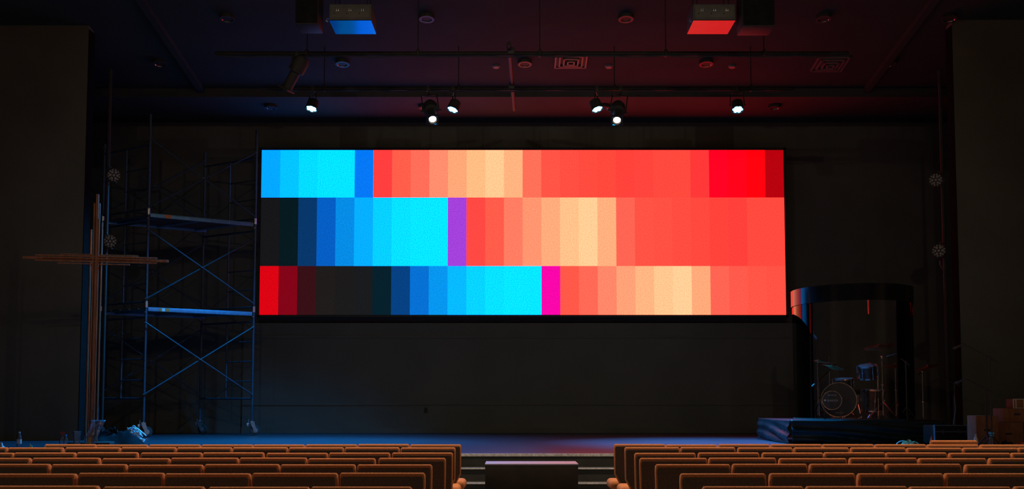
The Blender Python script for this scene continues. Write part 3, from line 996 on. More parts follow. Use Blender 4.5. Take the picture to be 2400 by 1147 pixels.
DY = 18.35
bax = Vector((-0.30, -0.95, 0.0)).normalized()
bc = at(1966, 938, DY - 0.25)
br_ = 0.285
bc.z = RZ + br_ + 0.045
bd = drum('bass_drum', 'large black bass drum standing at the front of the kit', bc, bax, br_, 0.46, M['drum_head'], 10)
bside = Vector((0, 0, 1)).cross(bax)
for s in (-1, 1):
    p = bc - bax * 0.08 + bside * s * br_ * 0.9
    MB().rod(p - Vector((0, 0, 0.02)), (p.x + bax.x * 0.12 + bside.x * s * 0.1, p.y + bax.y * 0.12 + bside.y * s * 0.1, RZ), 0.008, 8).build('spur', M['chrome'], bd, True)
text_on('YAMAHA', bc + bax * 0.006 + Vector((0, 0, -0.22)), bax, 0.035, bd, M['print'])

kc = at(1950, 939, DY - 0.52)
sk = drum('kick_microphone_drum', 'small round lettered microphone drum standing before the bass drum', kc, bax, 0.15, 0.12, M['drum_head'], 6)
text_on('YAMAHA', kc + bax * 0.006 + Vector((0, 0, 0.085)), bax, 0.035, sk, M['print'])
text_on('SUBKICK', kc + bax * 0.006 + Vector((0.012, 0, -0.005)), bax, 0.045, sk, M['print'])
kside = Vector((0, 0, 1)).cross(bax)
MB().lathe([(0.0, 0), (0.017, 0), (0.017, 0.002), (0.0, 0.002)], kc + bax * 0.004 - kside * 0.112, bax, 16).build('emblem', M['print'], sk, True)
for s in (-1, 1):
    p = kc - bax * 0.06 + kside * s * 0.13 - Vector((0, 0, 0.09))
    MB().tube([p, (p.x, p.y, RZ + 0.03), (p.x + bax.x * 0.16, p.y + bax.y * 0.16, RZ + 0.008)], 0.007, 6).build('leg', M['chrome'], sk, True)
    MB().tube([(p.x, p.y, RZ + 0.03), (p.x - bax.x * 0.14, p.y - bax.y * 0.14, RZ + 0.008)], 0.007, 6).build('leg', M['chrome'], sk, True)

rtc = at(2032, 858, DY - 0.05)
rt = drum('rack_tom', 'black rack tom with chrome rims, highest drum of the kit', rtc, (-0.12, -0.22, 1), 0.155, 0.21, M['drum_head_pale'], 6)
p = rtc + Vector((0.17, 0.03, -0.12))
MB().tube([p, p + Vector((0.03, 0.02, -0.02)), (p.x + 0.03, p.y + 0.05, RZ + 0.25), (p.x + 0.03, p.y + 0.05, RZ)], 0.012, 8).build('holder', M['chrome'], rt, True)
for a in (0.3, 2.4, 4.5):
    MB().rod((p.x + 0.03, p.y + 0.05, RZ + 0.28), (p.x + 0.03 + 0.19 * math.cos(a), p.y + 0.05 + 0.19 * math.sin(a), RZ + 0.01), 0.009, 6).build('leg', M['chrome'], rt, True)
sc2 = at(1976, 889, DY + 0.25)
sd = drum('snare_drum', 'shallow snare drum behind the top of the bass drum', sc2, (-0.05, -0.1, 1), 0.165, 0.13, M['drum_head_pale'], 8)
MB().rod((sc2.x, sc2.y, sc2.z - 0.14), (sc2.x, sc2.y, RZ + 0.2), 0.012, 8).build('stand_post', M['chrome'], sd, True)
for a in (0.1, 2.2, 4.3):
    MB().rod((sc2.x, sc2.y, RZ + 0.25), (sc2.x + 0.24 * math.cos(a), sc2.y + 0.24 * math.sin(a), RZ + 0.01), 0.008, 6).build('leg', M['chrome'], sd, True)
    MB().tube([(sc2.x, sc2.y, sc2.z - 0.24), (sc2.x + 0.17 * math.cos(a), sc2.y + 0.17 * math.sin(a), sc2.z - 0.15), (sc2.x + 0.178 * math.cos(a), sc2.y + 0.178 * math.sin(a), sc2.z - 0.11)], 0.007, 6).build('basket_arm', M['chrome'], sd, True)
ftc = at(2046, 922, DY + 0.1)
ft = drum('floor_tom', 'black floor tom on three chrome legs right of the bass drum', (ftc.x, ftc.y, RZ + 0.50), (0.03, -0.06, 1), 0.19, 0.36, M['drum_head_pale'], 8)
for a in (0.6, 2.7, 4.8):
    MB().tube([(ftc.x + 0.21 * math.cos(a), ftc.y + 0.21 * math.sin(a), RZ + 0.36), (ftc.x + 0.21 * math.cos(a), ftc.y + 0.21 * math.sin(a), RZ + 0.05), (ftc.x + 0.24 * math.cos(a), ftc.y + 0.24 * math.sin(a), RZ + 0.01)], 0.008, 6).build('leg', M['chrome'], ft, True)

# drum stool
ds = Vector((6.15, 19.1, RZ))
tt = thing('drum_stool', 'round black padded drum stool behind the kit', 'stool', ds)
MB().lathe([(0.0, 0.52), (0.15, 0.515), (0.175, 0.49), (0.175, 0.45), (0.15, 0.43), (0.0, 0.43)], ds, (0, 0, 1), 28).build('seat', M['black_cloth'], tt, True)
MB().rod(ds + Vector((0, 0, 0.1)), ds + Vector((0, 0, 0.44)), 0.018, 10).build('post', M['chrome'], tt, True)
for a in (0.4, 2.5, 4.6):
    MB().rod(ds + Vector((0, 0, 0.26)), ds + Vector((0.26 * math.cos(a), 0.26 * math.sin(a), 0.01)), 0.009, 6).build('leg', M['chrome'], tt, True)


def tripod(t, base, h, r_leg=0.27, a0=0.5, m='chrome', rl=0.009):
    for i in range(3):
        a = a0 + i * 2 * PI / 3
        foot = base + Vector((r_leg * math.cos(a), r_leg * math.sin(a), 0.008))
        MB().rod(base + Vector((0, 0, h)), foot, rl, 6).build('leg', M[m], t, True)
        MB().rod(base + Vector((0, 0, h * 0.35)), (foot + base + Vector((0, 0, h))) / 2, rl * 0.6, 6).build('leg_brace', M[m], t, True)
        MB().cone(foot + Vector((0, 0, -0.008)), foot + Vector((0, 0, 0.018)), 0.014, 0.010, 8).build('rubber_foot', M['rubber'], t, True)


def cymbal_stand(lab, base, top_z, boom, cym_r, tilt, a0=0.5, leg=0.28, group='cymbal stands of the drum kit'):
    base = Vector(base)
    t = thing('cymbal_stand', lab, 'cymbal stand', base, group=group)
    tripod(t, base, 0.30, leg, a0)
    MB().rod(base + Vector((0, 0, 0.06)), base + Vector((0, 0, (top_z - base.z) * 0.55)), 0.014, 10).build('lower_tube', M['chrome'], t, True)
    MB().rod(base + Vector((0, 0, (top_z - base.z) * 0.5)), Vector((base.x, base.y, top_z)), 0.010, 10).build('upper_tube', M['chrome'], t, True)
    MB().rbox(base + Vector((0, 0, (top_z - base.z) * 0.55)), (0.04, 0.04, 0.035), 0.008, 2).rod(base + Vector((0.0, 0, (top_z - base.z) * 0.55)), base + Vector((0.05, 0, (top_z - base.z) * 0.55)), 0.006, 6).build('height_clamp', M['chrome'], t, True)
    e = Vector((base.x, base.y, top_z))
    tip = e + Vector(boom)
    if Vector(boom).length > 0.02:
        back = e - Vector(boom) * 0.45
        MB().rod(back, tip, 0.008, 8).build('boom_arm', M['chrome'], t, True)
        MB().rbox(e, (0.035, 0.035, 0.045), 0.008, 2).build('tilter', M['chrome'], t, True)
        MB().rod(back - Vector(boom).normalized() * 0.03, back + Vector(boom).normalized() * 0.03, 0.018, 10).build('counterweight', M['black_metal'], t, True)
    ax = Vector(tilt).normalized()
    MB().rod(tip, tip + ax * 0.075, 0.006, 6).build('spindle', M['chrome'], t, True)
    cc = tip + ax * 0.04
    cy_ = MB().lathe([(0.008, 0.018), (0.03, 0.018), (0.055, 0.004), (cym_r * 0.6, -0.006), (cym_r, -0.018), (cym_r, -0.0195), (cym_r * 0.6, -0.008), (0.055, 0.002), (0.03, 0.0155), (0.008, 0.0155)], cc, ax, 40, closed=True).build('cymbal', M['cymbal'], t, True)
    MB().lathe([(0.0, 0.0), (0.012, 0.0), (0.014, 0.015), (0.0, 0.018)], tip + ax * 0.062, ax, 10).build('wing_nut', M['chrome'], cy_, True)
    return t


def on_riser(px, Y):
    p_ = at(px, 978, Y)
    return Vector((p_.x, Y, RZ))


b0 = on_riser(1921, 18.1)
cymbal_stand('boom cymbal stand at the far left of the kit, its tripod lit blue', b0, at(1921, 892, 18.1).z, (0.23, 0.05, 0.20), 0.20, (0.15, -0.25, 1), 2.6, 0.14)
b0 = on_riser(1918, 18.75)
cymbal_stand('straight cymbal stand behind the blue-lit boom stand', b0, at(1918, 852, 18.75).z, (0.01, 0.0, 0.0), 0.22, (0.1, -0.1, 1), 1.0, 0.2)
b0 = on_riser(2070, 18.3)
cymbal_stand('tallest cymbal stand, right of the rack tom', b0, at(2070, 838, 18.3).z, (-0.02, 0.05, 0.16), 0.26, (-0.2, -0.2, 1), 5.4)
b0 = on_riser(2101, 18.5)
cymbal_stand('straight cymbal stand inside the right edge of the shield', b0, at(2101, 862, 18.5).z, (0.0, 0.0, 0.0), 0.23, (-0.1, -0.15, 1), 5.0, 0.2)
b0 = on_riser(2164, 18.9)
b0.z = STAGE_Z
cymbal_stand('cymbal stand outside the shield at its right', b0, at(2146, 872, 18.9).z, (0.10, -0.05, 0.06), 0.19, (-0.35, -0.1, 1), 2.0, 0.16)
# hi-hat
hb = on_riser(1946, 18.95)
hh_ = thing('hi_hat_stand', 'hi-hat stand with paired cymbals at the back left of the kit', 'hi-hat', hb)
tripod(hh_, hb, 0.28, 0.26, 0.9)
hz_ = at(1946, 852, 18.95).z
MB().rod(hb + Vector((0, 0, 0.05)), (hb.x, hb.y, hz_ - 0.12), 0.013, 10).build('lower_tube', M['chrome'], hh_, True)
MB().rod((hb.x, hb.y, hz_ - 0.15), (hb.x, hb.y, hz_ + 0.13), 0.005, 8).build('pull_rod', M['chrome'], hh_, True)
for s, z in ((1, hz_), (-1, hz_ - 0.035)):
    MB().lathe([(0.008, 0.018 * s), (0.03, 0.018 * s), (0.055, 0.004 * s), (0.18, -0.012 * s), (0.18, -0.0135 * s), (0.055, 0.002 * s), (0.03, 0.0155 * s), (0.008, 0.0155 * s)], (hb.x, hb.y, z), (0, 0, 1), 36, closed=True).build('cymbal', M['cymbal'], hh_, True)
MB().rbox((hb.x + 0.02, hb.y - 0.15, RZ + 0.03), (0.08, 0.26, 0.014), 0.005, 2, Matrix.Rotation(R(10), 3, 'X')).build('pedal', M['chrome'], hh_, True)


def mic_stand(lab, base, top_z, boom, m='black_metal', group='microphone stands', leg=0.28):
    base = Vector(base)
    t = thing('microphone_stand', lab, 'mic stand', base, group=group)
    tripod(t, base, 0.22, leg, 0.2, m, 0.009)
    MB().rod(base + Vector((0, 0, 0.05)), (base.x, base.y, top_z), 0.011, 10).build('pole', M[m], t, True)
    e = Vector((base.x, base.y, top_z))
    MB().rbox(e, (0.035, 0.035, 0.05), 0.008, 2).build('joint', M['rubber'], t, True)
    bo = Vector(boom)
    MB().rod(e - bo * 0.35, e + bo, 0.008, 8).build('boom', M[m], t, True)
    tip = e + bo
    d = (bo.normalized() + Vector((0, 0, -0.9))).normalized()
    mc = MB().cone(tip - d * 0.02, tip + d * 0.12, 0.012, 0.017, 12).build('microphone', M['rubber'], t, True)
    MB().lathe([(0.0, 0.16), (0.018, 0.15), (0.024, 0.13), (0.022, 0.112), (0.017, 0.11)], tip, d, 14).build('grille', M['rubber'], mc, True)
    return t


b0 = on_riser(2126, 17.65)
mic_stand('thin mic stand with leaning boom at the right edge of the riser', b0, at(2125, 850, 17.65).z, (-0.13, 0.1, 0.14), leg=0.16)
b0 = on_riser(2012, 17.55)
b0 = Vector((at(1963, 975, 17.55).x, 17.55, RZ))

# guitar-like instrument stand is too dark to read; a mic stand and cable loops stand right of the riser instead
mb_ = at(2240, 1020, 17.7)
mb_.z = STAGE_Z
mic_stand('dark mic stand with drooping boom right of the drum riser', mb_, at(2206, 900, 17.7).z, (-0.26, 0.0, 0.10), leg=0.2)

# ================================================================== THINGS ON THE STAGE, RIGHT
SY_R = 15.0


def on_stage(px, Y):
    p_ = at(px, 1000, Y)
    return Vector((p_.x, Y, STAGE_Z))


def carton(lab, px0, px1, Y, z0, z1, dep=0.36, rz=0.0, flaps=False):
    a, b2 = at(px0, 1000, Y).x, at(px1, 1000, Y).x
    w_, h_ = b2 - a, z1 - z0
    t = thing('cardboard_box', lab, 'box', ((a + b2) / 2, Y + dep / 2, z0), (0, 0, rz), 'cardboard boxes at the right of the stage')
    MB().rbox((0, 0, h_ / 2), (w_, dep, h_), 0.006, 2).build('carton', M['cardboard'], t)
    MB().box((0, 0, h_ + 0.0008), (0.05, dep - 0.01, 0.0015)).build('tape', M['tape'], t)
    MB().box((0, -dep / 2 - 0.001, h_ - 0.05), (0.05, 0.0015, 0.10)).build('tape', M['tape'], t)
    MB().rbox((0, -dep / 2 - 0.001, h_ * 0.58), (min(0.09, w_ * 0.3), 0.004, 0.028), 0.0015, 1).build('hand_hole', M['black_case'], t)
    return t


zt = lambda py, Y: at(1205, py, Y).z
carton('narrow tall cardboard box at the left of the stack beside a mic stand', 2288, 2340, 15.1, STAGE_Z, zt(975, 15.1), 0.3)
carton('wide cardboard box on the stage carrying another box', 2330, 2398, 15.25, STAGE_Z, zt(991, 15.25), 0.36)
carton('cardboard box stacked on top of the wide one', 2352, 2418, 15.3, zt(991, 15.25) + 0.001, zt(958, 15.3), 0.33)
# small metal framed case on the stack
zc = zt(958, 15.3) + 0.001
a = at(2376, 1000, 15.35).x
mc_ = thing('metal_case', 'small pale metal-cornered case on top of the cardboard boxes', 'case', (a + 0.16, 15.47, zc))
MB().rbox((0, 0, 0.068), (0.31, 0.22, 0.13), 0.008, 2).build('body', M['cardboard'], mc_)
for x in (-0.15, -0.115, 0.0, 0.15):
    MB().box((x, -0.112, 0.068), (0.014, 0.006, 0.136)).build('corner_strip', M['white_plastic'], mc_)
for z in (0.005, 0.131):
    MB().box((0.0, -0.112, z), (0.31, 0.008, 0.01)).build('edge_strip', M['white_plastic'], mc_)
MB().tube([(0.03, -0.115, 0.1), (0.03, -0.14, 0.09), (0.03, -0.14, 0.045), (0.03, -0.115, 0.035)], 0.007, 6).build('handle', M['black_metal'], mc_)


def bottle(name, lab, base, h, r, cap, body='bottle', spray=False, nozzle='white_plastic', label_m=None, group='bottles on the stage'):
    t = thing(name, lab, 'bottle', base, group=group)
    MB().lathe([(0.0, 0.0), (r * 0.92, 0.0), (r, h * 0.03), (r, h * 0.58), (r * 0.93, h * 0.66), (r * 0.5, h * 0.82), (r * 0.38, h * 0.86), (r * 0.38, h * 0.92), (0.0, h * 0.92)], (0, 0, 0), (0, 0, 1), 24).build('body', M[body], t)
    if label_m:
        MB().lathe([(r * 1.01, h * 0.2), (r * 1.015, h * 0.2), (r * 1.015, h * 0.5), (r * 1.01, h * 0.5)], (0, 0, 0), (0, 0, 1), 24, closed=True).build('wrapper', M[label_m], t)
    if spray:
        MB().lathe([(0, h * 0.9), (r * 0.46, h * 0.9), (r * 0.46, h * 0.98), (0, h * 0.98)], (0, 0, 0), (0, 0, 1), 16).build('collar', M[cap], t)
        MB().rbox((r * 0.1, 0, h * 1.06), (r * 1.9, r * 0.5, h * 0.13), 0.006, 2).cone((r * 1.0, 0, h * 1.07), (r * 1.25, 0, h * 1.07), 0.008, 0.006, 8).build('spray_head', M[nozzle], t)
        MB().tube([(r * 0.75, 0, h * 1.0), (r * 0.8, 0, h * 0.93), (r * 0.65, 0, h * 0.86)], 0.006, 6).build('trigger', M[nozzle], t)
    else:
        MB().lathe([(0, h * 0.9), (r * 0.45, h * 0.9), (r * 0.45, h), (0, h)], (0, 0, 0), (0, 0, 1), 16).build('cap', M[cap], t)
    return t


bottle('plastic_bottle', 'pale plastic bottle with dark neck standing left of the cardboard boxes', on_stage(2286, 14.75), 0.235, 0.032, 'white_plastic', 'white_plastic')
bottle('spray_bottle', 'clear spray bottle with bright blue head before the narrow box', on_stage(2322, 14.6), 0.235, 0.036, 'blue_plastic', 'bottle', True, 'blue_plastic')
bottle('plastic_bottle', 'small red bottle beside the black case', on_stage(2183, 16.1), 0.17, 0.026, 'red_plastic', 'red_plastic')

for k, (px, tp, bo, lab) in enumerate(((2313, 872, (-0.25, 0.05, 0.14), 'black mic stand before the narrow cardboard box, boom to the left'),
                                       (2324, 800, (-0.3, 0.1, 0.2), 'taller black mic stand just right of the other before the boxes'))):
    b0 = on_stage(px, 14.85 - 0.25 * k)
    mic_stand(lab, b0, at(px, tp + 40, b0.y).z, bo, 'black_case', leg=0.2)

# black road case right of the riser
a = on_stage(2172, 16.6)
rc = thing('road_case', 'low black road case with silver edges right of the drum riser', 'case', (a.x + 0.26, 16.55, STAGE_Z))
hc = zt(997, 16.6) - STAGE_Z
MB().rbox((0, 0, hc / 2 + 0.02), (0.50, 0.46, hc - 0.04), 0.008, 2).build('body', M['cabinet_black'], rc)
for x in (-0.25, 0.25):
    MB().box((x, -0.23, hc / 2 + 0.02), (0.018, 0.018, hc - 0.02)).build('edge_strip', M['aluminium'], rc)
MB().box((0, -0.232, hc), (0.5, 0.014, 0.012)).build('edge_strip', M['grey_panel'], rc)
MB().box((0, -0.232, hc * 0.7), (0.5, 0.012, 0.012)).build('lid_seam', M['grey_panel'], rc)
for x in (-0.12, 0.12):
    MB().rbox((x, -0.235, hc * 0.7), (0.05, 0.016, 0.06), 0.004, 2).build('latch', M['black_metal'], rc)
for x in (-0.2, 0.2):
    for y in (-0.18, 0.18):
        MB().lathe([(0.0, -0.012), (0.022, -0.012), (0.022, 0.012), (0.0, 0.012)], (x, y, 0.022), (1, 0, 0), 14).build('wheel', M['rubber'], rc)


def heap(name, lab, cat, base, sx, sy, h, m, seed, folds=7.0, group=None):
    """a crumpled cloth lying in a heap"""
    random.seed(seed)
    ph = [random.uniform(0, 6.28) for _ in range(8)]
    nr, na = 16, 48
    vs, fs = [(0, 0, h)], []
    for i in range(1, nr + 1):
        t = i / nr
        for j in range(na):
            a_ = 2 * PI * j / na
            rr_ = 1 + 0.14 * math.sin(3 * a_ + ph[0]) + 0.09 * math.sin(5 * a_ + ph[1])
            x = sx * t * rr_ * math.cos(a_)
            y = sy * t * rr_ * math.sin(a_)
            z = h * (1 - t ** 1.7) * (0.72 + 0.28 * math.sin(folds * x / sx + ph[2] + 2 * math.sin(3 * y / sy + ph[3]))) + 0.10 * h * math.sin(9 * a_ + 5 * t + ph[4]) * (1 - t)
            vs.append((x, y, max(0.004 + 0.01 * (1 - t), z)))
    for j in range(na):
        fs.append((0, 1 + j, 1 + (j + 1) % na))
    for i in range(nr - 1):
        for j in range(na):
            a_ = 1 + i * na + j
            b_ = 1 + i * na + (j + 1) % na
            fs.append((a_, a_ + na, b_ + na, b_))
    fs.append(tuple(1 + (nr - 1) * na + j for j in range(na - 1, -1, -1)))
    o_ = MB().add(vs, fs).build(name, m)
    o_.location = base
    return tag(o_, lab, cat, group)


heap('black_bag', 'black crumpled bag slumped before the cardboard boxes', 'bag', on_stage(2358, 14.85), 0.13, 0.1, 0.16, M['black_cloth'], 4)
heap('red_cloth', 'crumpled red cloth at the right edge before the boxes', 'cloth', on_stage(2391, 14.8), 0.11, 0.1, 0.13, M['red_plastic'], 9)
hp = thing('work_gloves', 'olive crumpled work gloves lying before the drum riser', 'gloves', on_stage(2126, 16.4))
hm = heap('glove', '', 'x', (0, 0, 0), 0.12, 0.1, 0.11, M['olive'], 12)
for kx in ('label', 'category'):
    del hm[kx]
hm.parent = hp
for i in range(4):
    MB().tube([(0.05 + 0.02 * i, 0.0, 0.05), (0.10 + 0.018 * i, -0.03 + 0.01 * i, 0.065 - 0.008 * i), (0.13 + 0.012 * i, -0.05 + 0.01 * i, 0.03)], [0.017, 0.016, 0.011], 8).build('finger', M['olive'], hp)
wc = MB().tube([on_stage(2098, 16.3) + Vector((0, 0, 0.008)), on_stage(2102, 16.3) + Vector((0, 0, 0.05)), on_stage(2108, 16.33) + Vector((0, 0, 0.075)), on_stage(2116, 16.36) + Vector((0, 0, 0.085)), on_stage(2119, 16.38) + Vector((0, 0, 0.03)), on_stage(2112, 16.2) + Vector((0, 0, 0.008))], 0.008, 8).build('white_cable', M['white_plastic'])
tag(wc, 'short white cable curling out beside the olive gloves', 'cable')
# hanging cable loop right of the riser
pts = [at(2240, 960, 16.95), at(2236, 985, 16.9), at(2234, 1005, 16.85), at(2236, 1018, 16.85), at(2241, 1027, 16.85)]
for p in pts:
    p.z = max(p.z, STAGE_Z + 0.01)
pts = [Vector((pts[0].x, 16.98, STAGE_Z + 0.75))] + pts
cl_ = thing('cable_stand', 'short dark stand with a cable hanging from it by the right wall', 'stand', (pts[0].x, 17.0, STAGE_Z))
MB().tube(pts, 0.008, 6).build('cable', M['grey_panel'], cl_, True)
MB().rod((pts[0].x, 17.0, STAGE_Z), (pts[0].x, 17.0, STAGE_Z + 0.78), 0.014, 8).build('post', M['black_metal'], cl_, True)
MB().lathe([(0.14, 0.0), (0.14, 0.015), (0.02, 0.025), (0.0, 0.025)], (pts[0].x, 17.0, STAGE_Z), (0, 0, 1), 20).build('base', M['black_metal'], cl_, True)

# ================================================================== THINGS ON THE STAGE, LEFT
bottle('water_bottle', 'clear water bottle standing alone at the far left of the stage', on_stage(46, 16.2), 0.225, 0.034, 'white_plastic', 'bottle', label_m='white_plastic')
bottle('spray_bottle', 'spray bottle with red head left of the cross', on_stage(146, 16.2), 0.20, 0.035, 'red_plastic', 'bottle', True, 'red_plastic')
bottle('water_bottle', 'small clear bottle between the red spray bottle and the cup', on_stage(155, 15.95), 0.19, 0.030, 'blue_plastic', 'bottle')
tu = thing('plastic_tub', 'clear tall plastic cup left of the cross foot', 'cup', on_stage(181, 16.1))
MB().lathe([(0.0, 0.0), (0.042, 0.0), (0.056, 0.23), (0.059, 0.232), (0.059, 0.238), (0.052, 0.238), (0.039, 0.004), (0.0, 0.004)], (0, 0, 0), (0, 0, 1), 24).build('cup', M['bottle'], tu)
MB().lathe([(0.057, 0.225), (0.061, 0.225), (0.061, 0.238), (0.057, 0.238)], (0, 0, 0), (0, 0, 1), 24, closed=True).build('rim', M['bottle'], tu)
# clear plastic sleeve leaning against the cross
pl = thing('plastic_sleeve', 'clear plastic sleeve leaning against the foot of the cross', 'plastic bag', on_stage(207, 16.05))
random.seed(2)
nx_, nz2 = 10, 14
vs, fs = [], []
for j in range(nz2 + 1):
    for i in range(nx_ + 1):
        tx, tz = i / nx_ - 0.5, j / nz2
        x = tx * (0.15 + 0.05 * tz) + 0.08 * tz
        vs.append((x, 0.18 * tz + 0.016 * math.sin(9 * tx + 4 * tz) + 0.01 * random.uniform(-1, 1), 0.40 * tz + 0.004))
for j in range(nz2):
    for i in range(nx_):
        k = j * (nx_ + 1) + i
        fs.append((k, k + 1, k + nx_ + 2, k + nx_ + 1))
so = MB().add(vs, fs).build('sleeve', M['film'], pl)
so.modifiers.new('thickness', 'SOLIDIFY').thickness = 0.022
MB().box((0.02, 0.01, 0.10), (0.05, 0.004, 0.10), rot=Matrix.Rotation(R(-22), 3, 'X')).build('insert_card', M['amber'], pl)
heap('cloth_heap', 'black cloth heap on the stage right of the cross foot', 'cloth', on_stage(272, 17.2), 0.42, 0.3, 0.30, M['black_cloth'], 21, 5.0)
heap('crumpled_wrapper', 'small shiny crumpled wrapper in front of the plastic cup', 'wrapper', on_stage(188, 15.7), 0.075, 0.05, 0.05, M['film'], 33)
heap('tape_scrap', 'little amber scrap between the water bottle and the spray bottle', 'scrap', on_stage(73, 16.0), 0.035, 0.03, 0.055, M['amber'], 35)
heap('grey_scrap', 'pale grey scrap lying at the far left edge', 'scrap', on_stage(2, 16.0), 0.06, 0.04, 0.09, M['white_plastic'], 36)

# bunch of pale straps lit blue
sb = thing('strap_bundle', 'tangled bundle of pale straps lit bright blue by the front caster', 'straps', on_stage(318, 17.6))
random.seed(11)
for i in range(15):
    dx = random.uniform(-0.02, 0.06)
    base_ = Vector((0.03 + dx, random.uniform(-0.05, 0.05), 0.015 + 0.01 * i))
    pts = []
    L_ = random.uniform(0.10, 0.20)
    for k in range(7):
        t = k / 6
        pts.append(base_ + Vector((0.06 - t * (L_ + 0.04) + 0.012 * math.sin(5 * t + i), 0.03 * math.sin(3 * t + i * 1.7), 0.02 + 0.10 * math.sin(min(1, t * 1.2) * PI * 0.55) * random.uniform(0.8, 1.15))))
    MB().tube(pts, [0.009, 0.011, 0.011, 0.010, 0.008, 0.007, 0.005], 6).build('strap', M['blue_cloth'], sb)
for i in range(4):
    MB().tube([(-0.02 + 0.03 * i, -0.03, 0.02), (0.04, -0.05, 0.03 + 0.016 * i), (0.10 + 0.012 * i, -0.04, 0.022 + 0.014 * i), (0.15, -0.03 + 0.02 * i, 0.016 + 0.012 * i)], [0.010, 0.012, 0.010, 0.006], 6).build('strap', M['blue_cloth'], sb)

# ================================================================== BOX IN THE AISLE
by0, by1 = 12.4, 12.93
bt = CAM_H - 145 * by0 / F_PX
bx0, bx1 = at(1137, 1086, by0).x, at(1355, 1086, by0).x
bx = thing('low_black_cabinet', 'low black cabinet with a pale top before the stage steps', 'cabinet', ((bx0 + bx1) / 2, (by0 + by1) / 2, 0))
MB().rbox(((bx0 + bx1) / 2, (by0 + by1) / 2, bt / 2 - 0.004), (bx1 - bx0, by1 - by0, bt - 0.028), 0.006, 2).build('body', M['cabinet_black'], bx, True)
MB().rbox(((bx0 + bx1) / 2, (by0 + by1) / 2, bt - 0.009), (bx1 - bx0 + 0.004, by1 - by0 + 0.004, 0.018), 0.003, 2).build('top', M['pale_top'], bx, True)
for x in (bx0 + 0.06, bx1 - 0.06):
    for y in (by0 + 0.06, by1 - 0.06):
        MB().cone((x, y, 0), (x, y, 0.012), 0.03, 0.03, 12).build('foot', M['rubber'], bx, True)

# ================================================================== CHAIRS
CW = 0.548


def outline_prism(outline, th, bev, seg=4):
    """outline in x,z; thickness along y, front and back edges rounded"""
    bm = bmesh.new()
    vf = [bm.verts.new((x, -th / 2, z)) for x, z in outline]
    vb = [bm.verts.new((x, th / 2, z)) for x, z in outline]
    f1 = bm.faces.new(vf)
    f2 = bm.faces.new(list(reversed(vb)))
    n_ = len(outline)
    for i in range(n_):
        bm.faces.new((vf[i], vb[i], vb[(i + 1) % n_], vf[(i + 1) % n_]))
    es = list(f1.edges) + list(f2.edges)
    bmesh.ops.bevel(bm, geom=es, offset=bev, segments=seg, profile=0.5, affect='EDGES')
    return bm


hw = CW / 2
right = [(0.19, 0.40), (0.225, 0.47), (hw, 0.56), (hw, 0.83), (hw, 0.870), (hw - 0.010, 0.882)]
outline = right + [(-x, z) for x, z in reversed(right)]
chair0 = bpy.data.objects.new('padded_chair', None)
COL.objects.link(chair0)
tilt = Matrix.Translation((0, 0.03, 0.88)) @ Matrix.Rotation(R(-5), 4, 'X') @ Matrix.Translation((0, 0, -0.88))
mbk = MB().bm(outline_prism(outline, 0.064, 0.017), tilt)
mbk.build('backrest', M['fabric'], chair0)
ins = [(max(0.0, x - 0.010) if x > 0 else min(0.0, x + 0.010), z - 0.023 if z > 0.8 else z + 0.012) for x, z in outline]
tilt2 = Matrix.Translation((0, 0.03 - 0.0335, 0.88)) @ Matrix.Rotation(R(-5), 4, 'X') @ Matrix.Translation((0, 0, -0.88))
MB().bm(outline_prism(ins, 0.008, 0.002, 1), tilt2).build('back_shade_panel', M['back_shade_panel'], chair0)  # added panel whose dark colour stands in for shade on the backrest
MB().rbox((0, 0.32, 0.435), (0.545, 0.47, 0.105), 0.045, 5).build('seat', M['fabric'], chair0)
MB().rbox((0, 0.32, 0.372), (0.50, 0.42, 0.03), 0.008, 2).build('seat_pan', M['chair_frame'], chair0)
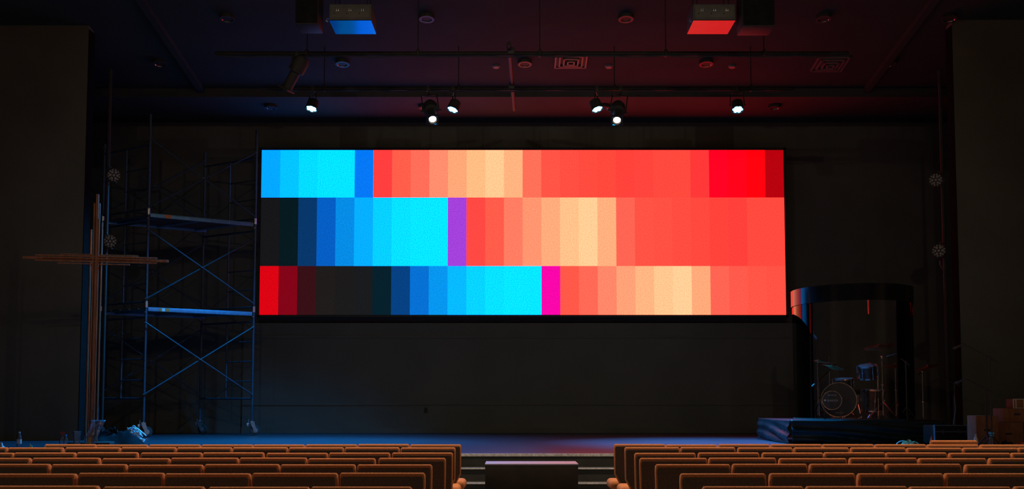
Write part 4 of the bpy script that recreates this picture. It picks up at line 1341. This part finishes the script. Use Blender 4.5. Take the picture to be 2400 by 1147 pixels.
for s in (-1, 1):
    MB().tube([(s * 0.205, -0.03, 0.0), (s * 0.205, 0.0, 0.33), (s * 0.205, 0.010, 0.55), (s * 0.205, 0.0, 0.74)], 0.0125, 8).build('back_leg', M['chair_frame'], chair0)
    MB().tube([(s * 0.215, 0.53, 0.0), (s * 0.215, 0.50, 0.37), (s * 0.205, 0.10, 0.365), (s * 0.205, 0.0, 0.36)], 0.0125, 8).build('front_leg', M['chair_frame'], chair0)
random.seed(77)
rowsY = [11.52, 10.73, 9.66, 8.75, 7.87, 6.90, 5.83]
LX = [-0.571, -0.588, -0.5525, -0.56, -0.604, -0.574, -0.555]
RX = [1.074, 1.107, 1.086, 1.0255, 1.039, 1.068, 1.026]
used = False
PITCHX = 0.5605
for r, Y in enumerate(rowsY):
    for blk, edge, sg in (('left', LX[r], -1), ('right', RX[r], 1)):
        k = 0
        x = edge
        while True:
            xc = x + sg * CW / 2
            outer_px = PPX + (x) * F_PX / Y
            if (sg < 0 and outer_px < -6) or (sg > 0 and outer_px > 2406) or (r == 0 and k >= 8):
                break
            if not used:
                ch = chair0
                used = True
            else:
                ch = copy_tree(chair0)
            ch.location = (xc, Y + random.uniform(-0.012, 0.012), 0)
            ch.rotation_euler = (0, 0, random.uniform(-0.006, 0.006))
            ch.scale = (1, 1, 1 + random.uniform(-0.003, 0.004))
            tag(ch, 'brown padded chair, %s from aisle in the %s-hand row %s from the stage' % (ORD[k + 1], blk, ORD[r + 1]), 'chair', 'rows of brown padded chairs')
            for c_ in ch.children:
                if c_.name.split('.')[0] == 'seat':
                    c_.scale = (1.07 if k == 0 else 1.0, 1, 1)
                    c_.location = (-sg * 0.020 if k == 0 else 0, 0, 0)
            x += sg * (PITCHX + random.choice((-0.004, -0.003, 0.0, 0.004, 0.012)) + 0.002)
            k += 1
# a lone chair pushed ahead of the right block, turned round
p = at((2177 + 2287) / 2, 1031, 12.75)
ch = copy_tree(chair0)
ch.location = (p.x, 12.75, 0)
ch.rotation_euler = (0, 0, PI)
ch.scale = (1, 1, 1)
for c_ in ch.children:
    c_.scale = (1, 1, 1)
    c_.location = (0, 0, 0)
tag(ch, 'lone brown padded chair facing the seats ahead of the right-hand front row', 'chair', 'rows of brown padded chairs')
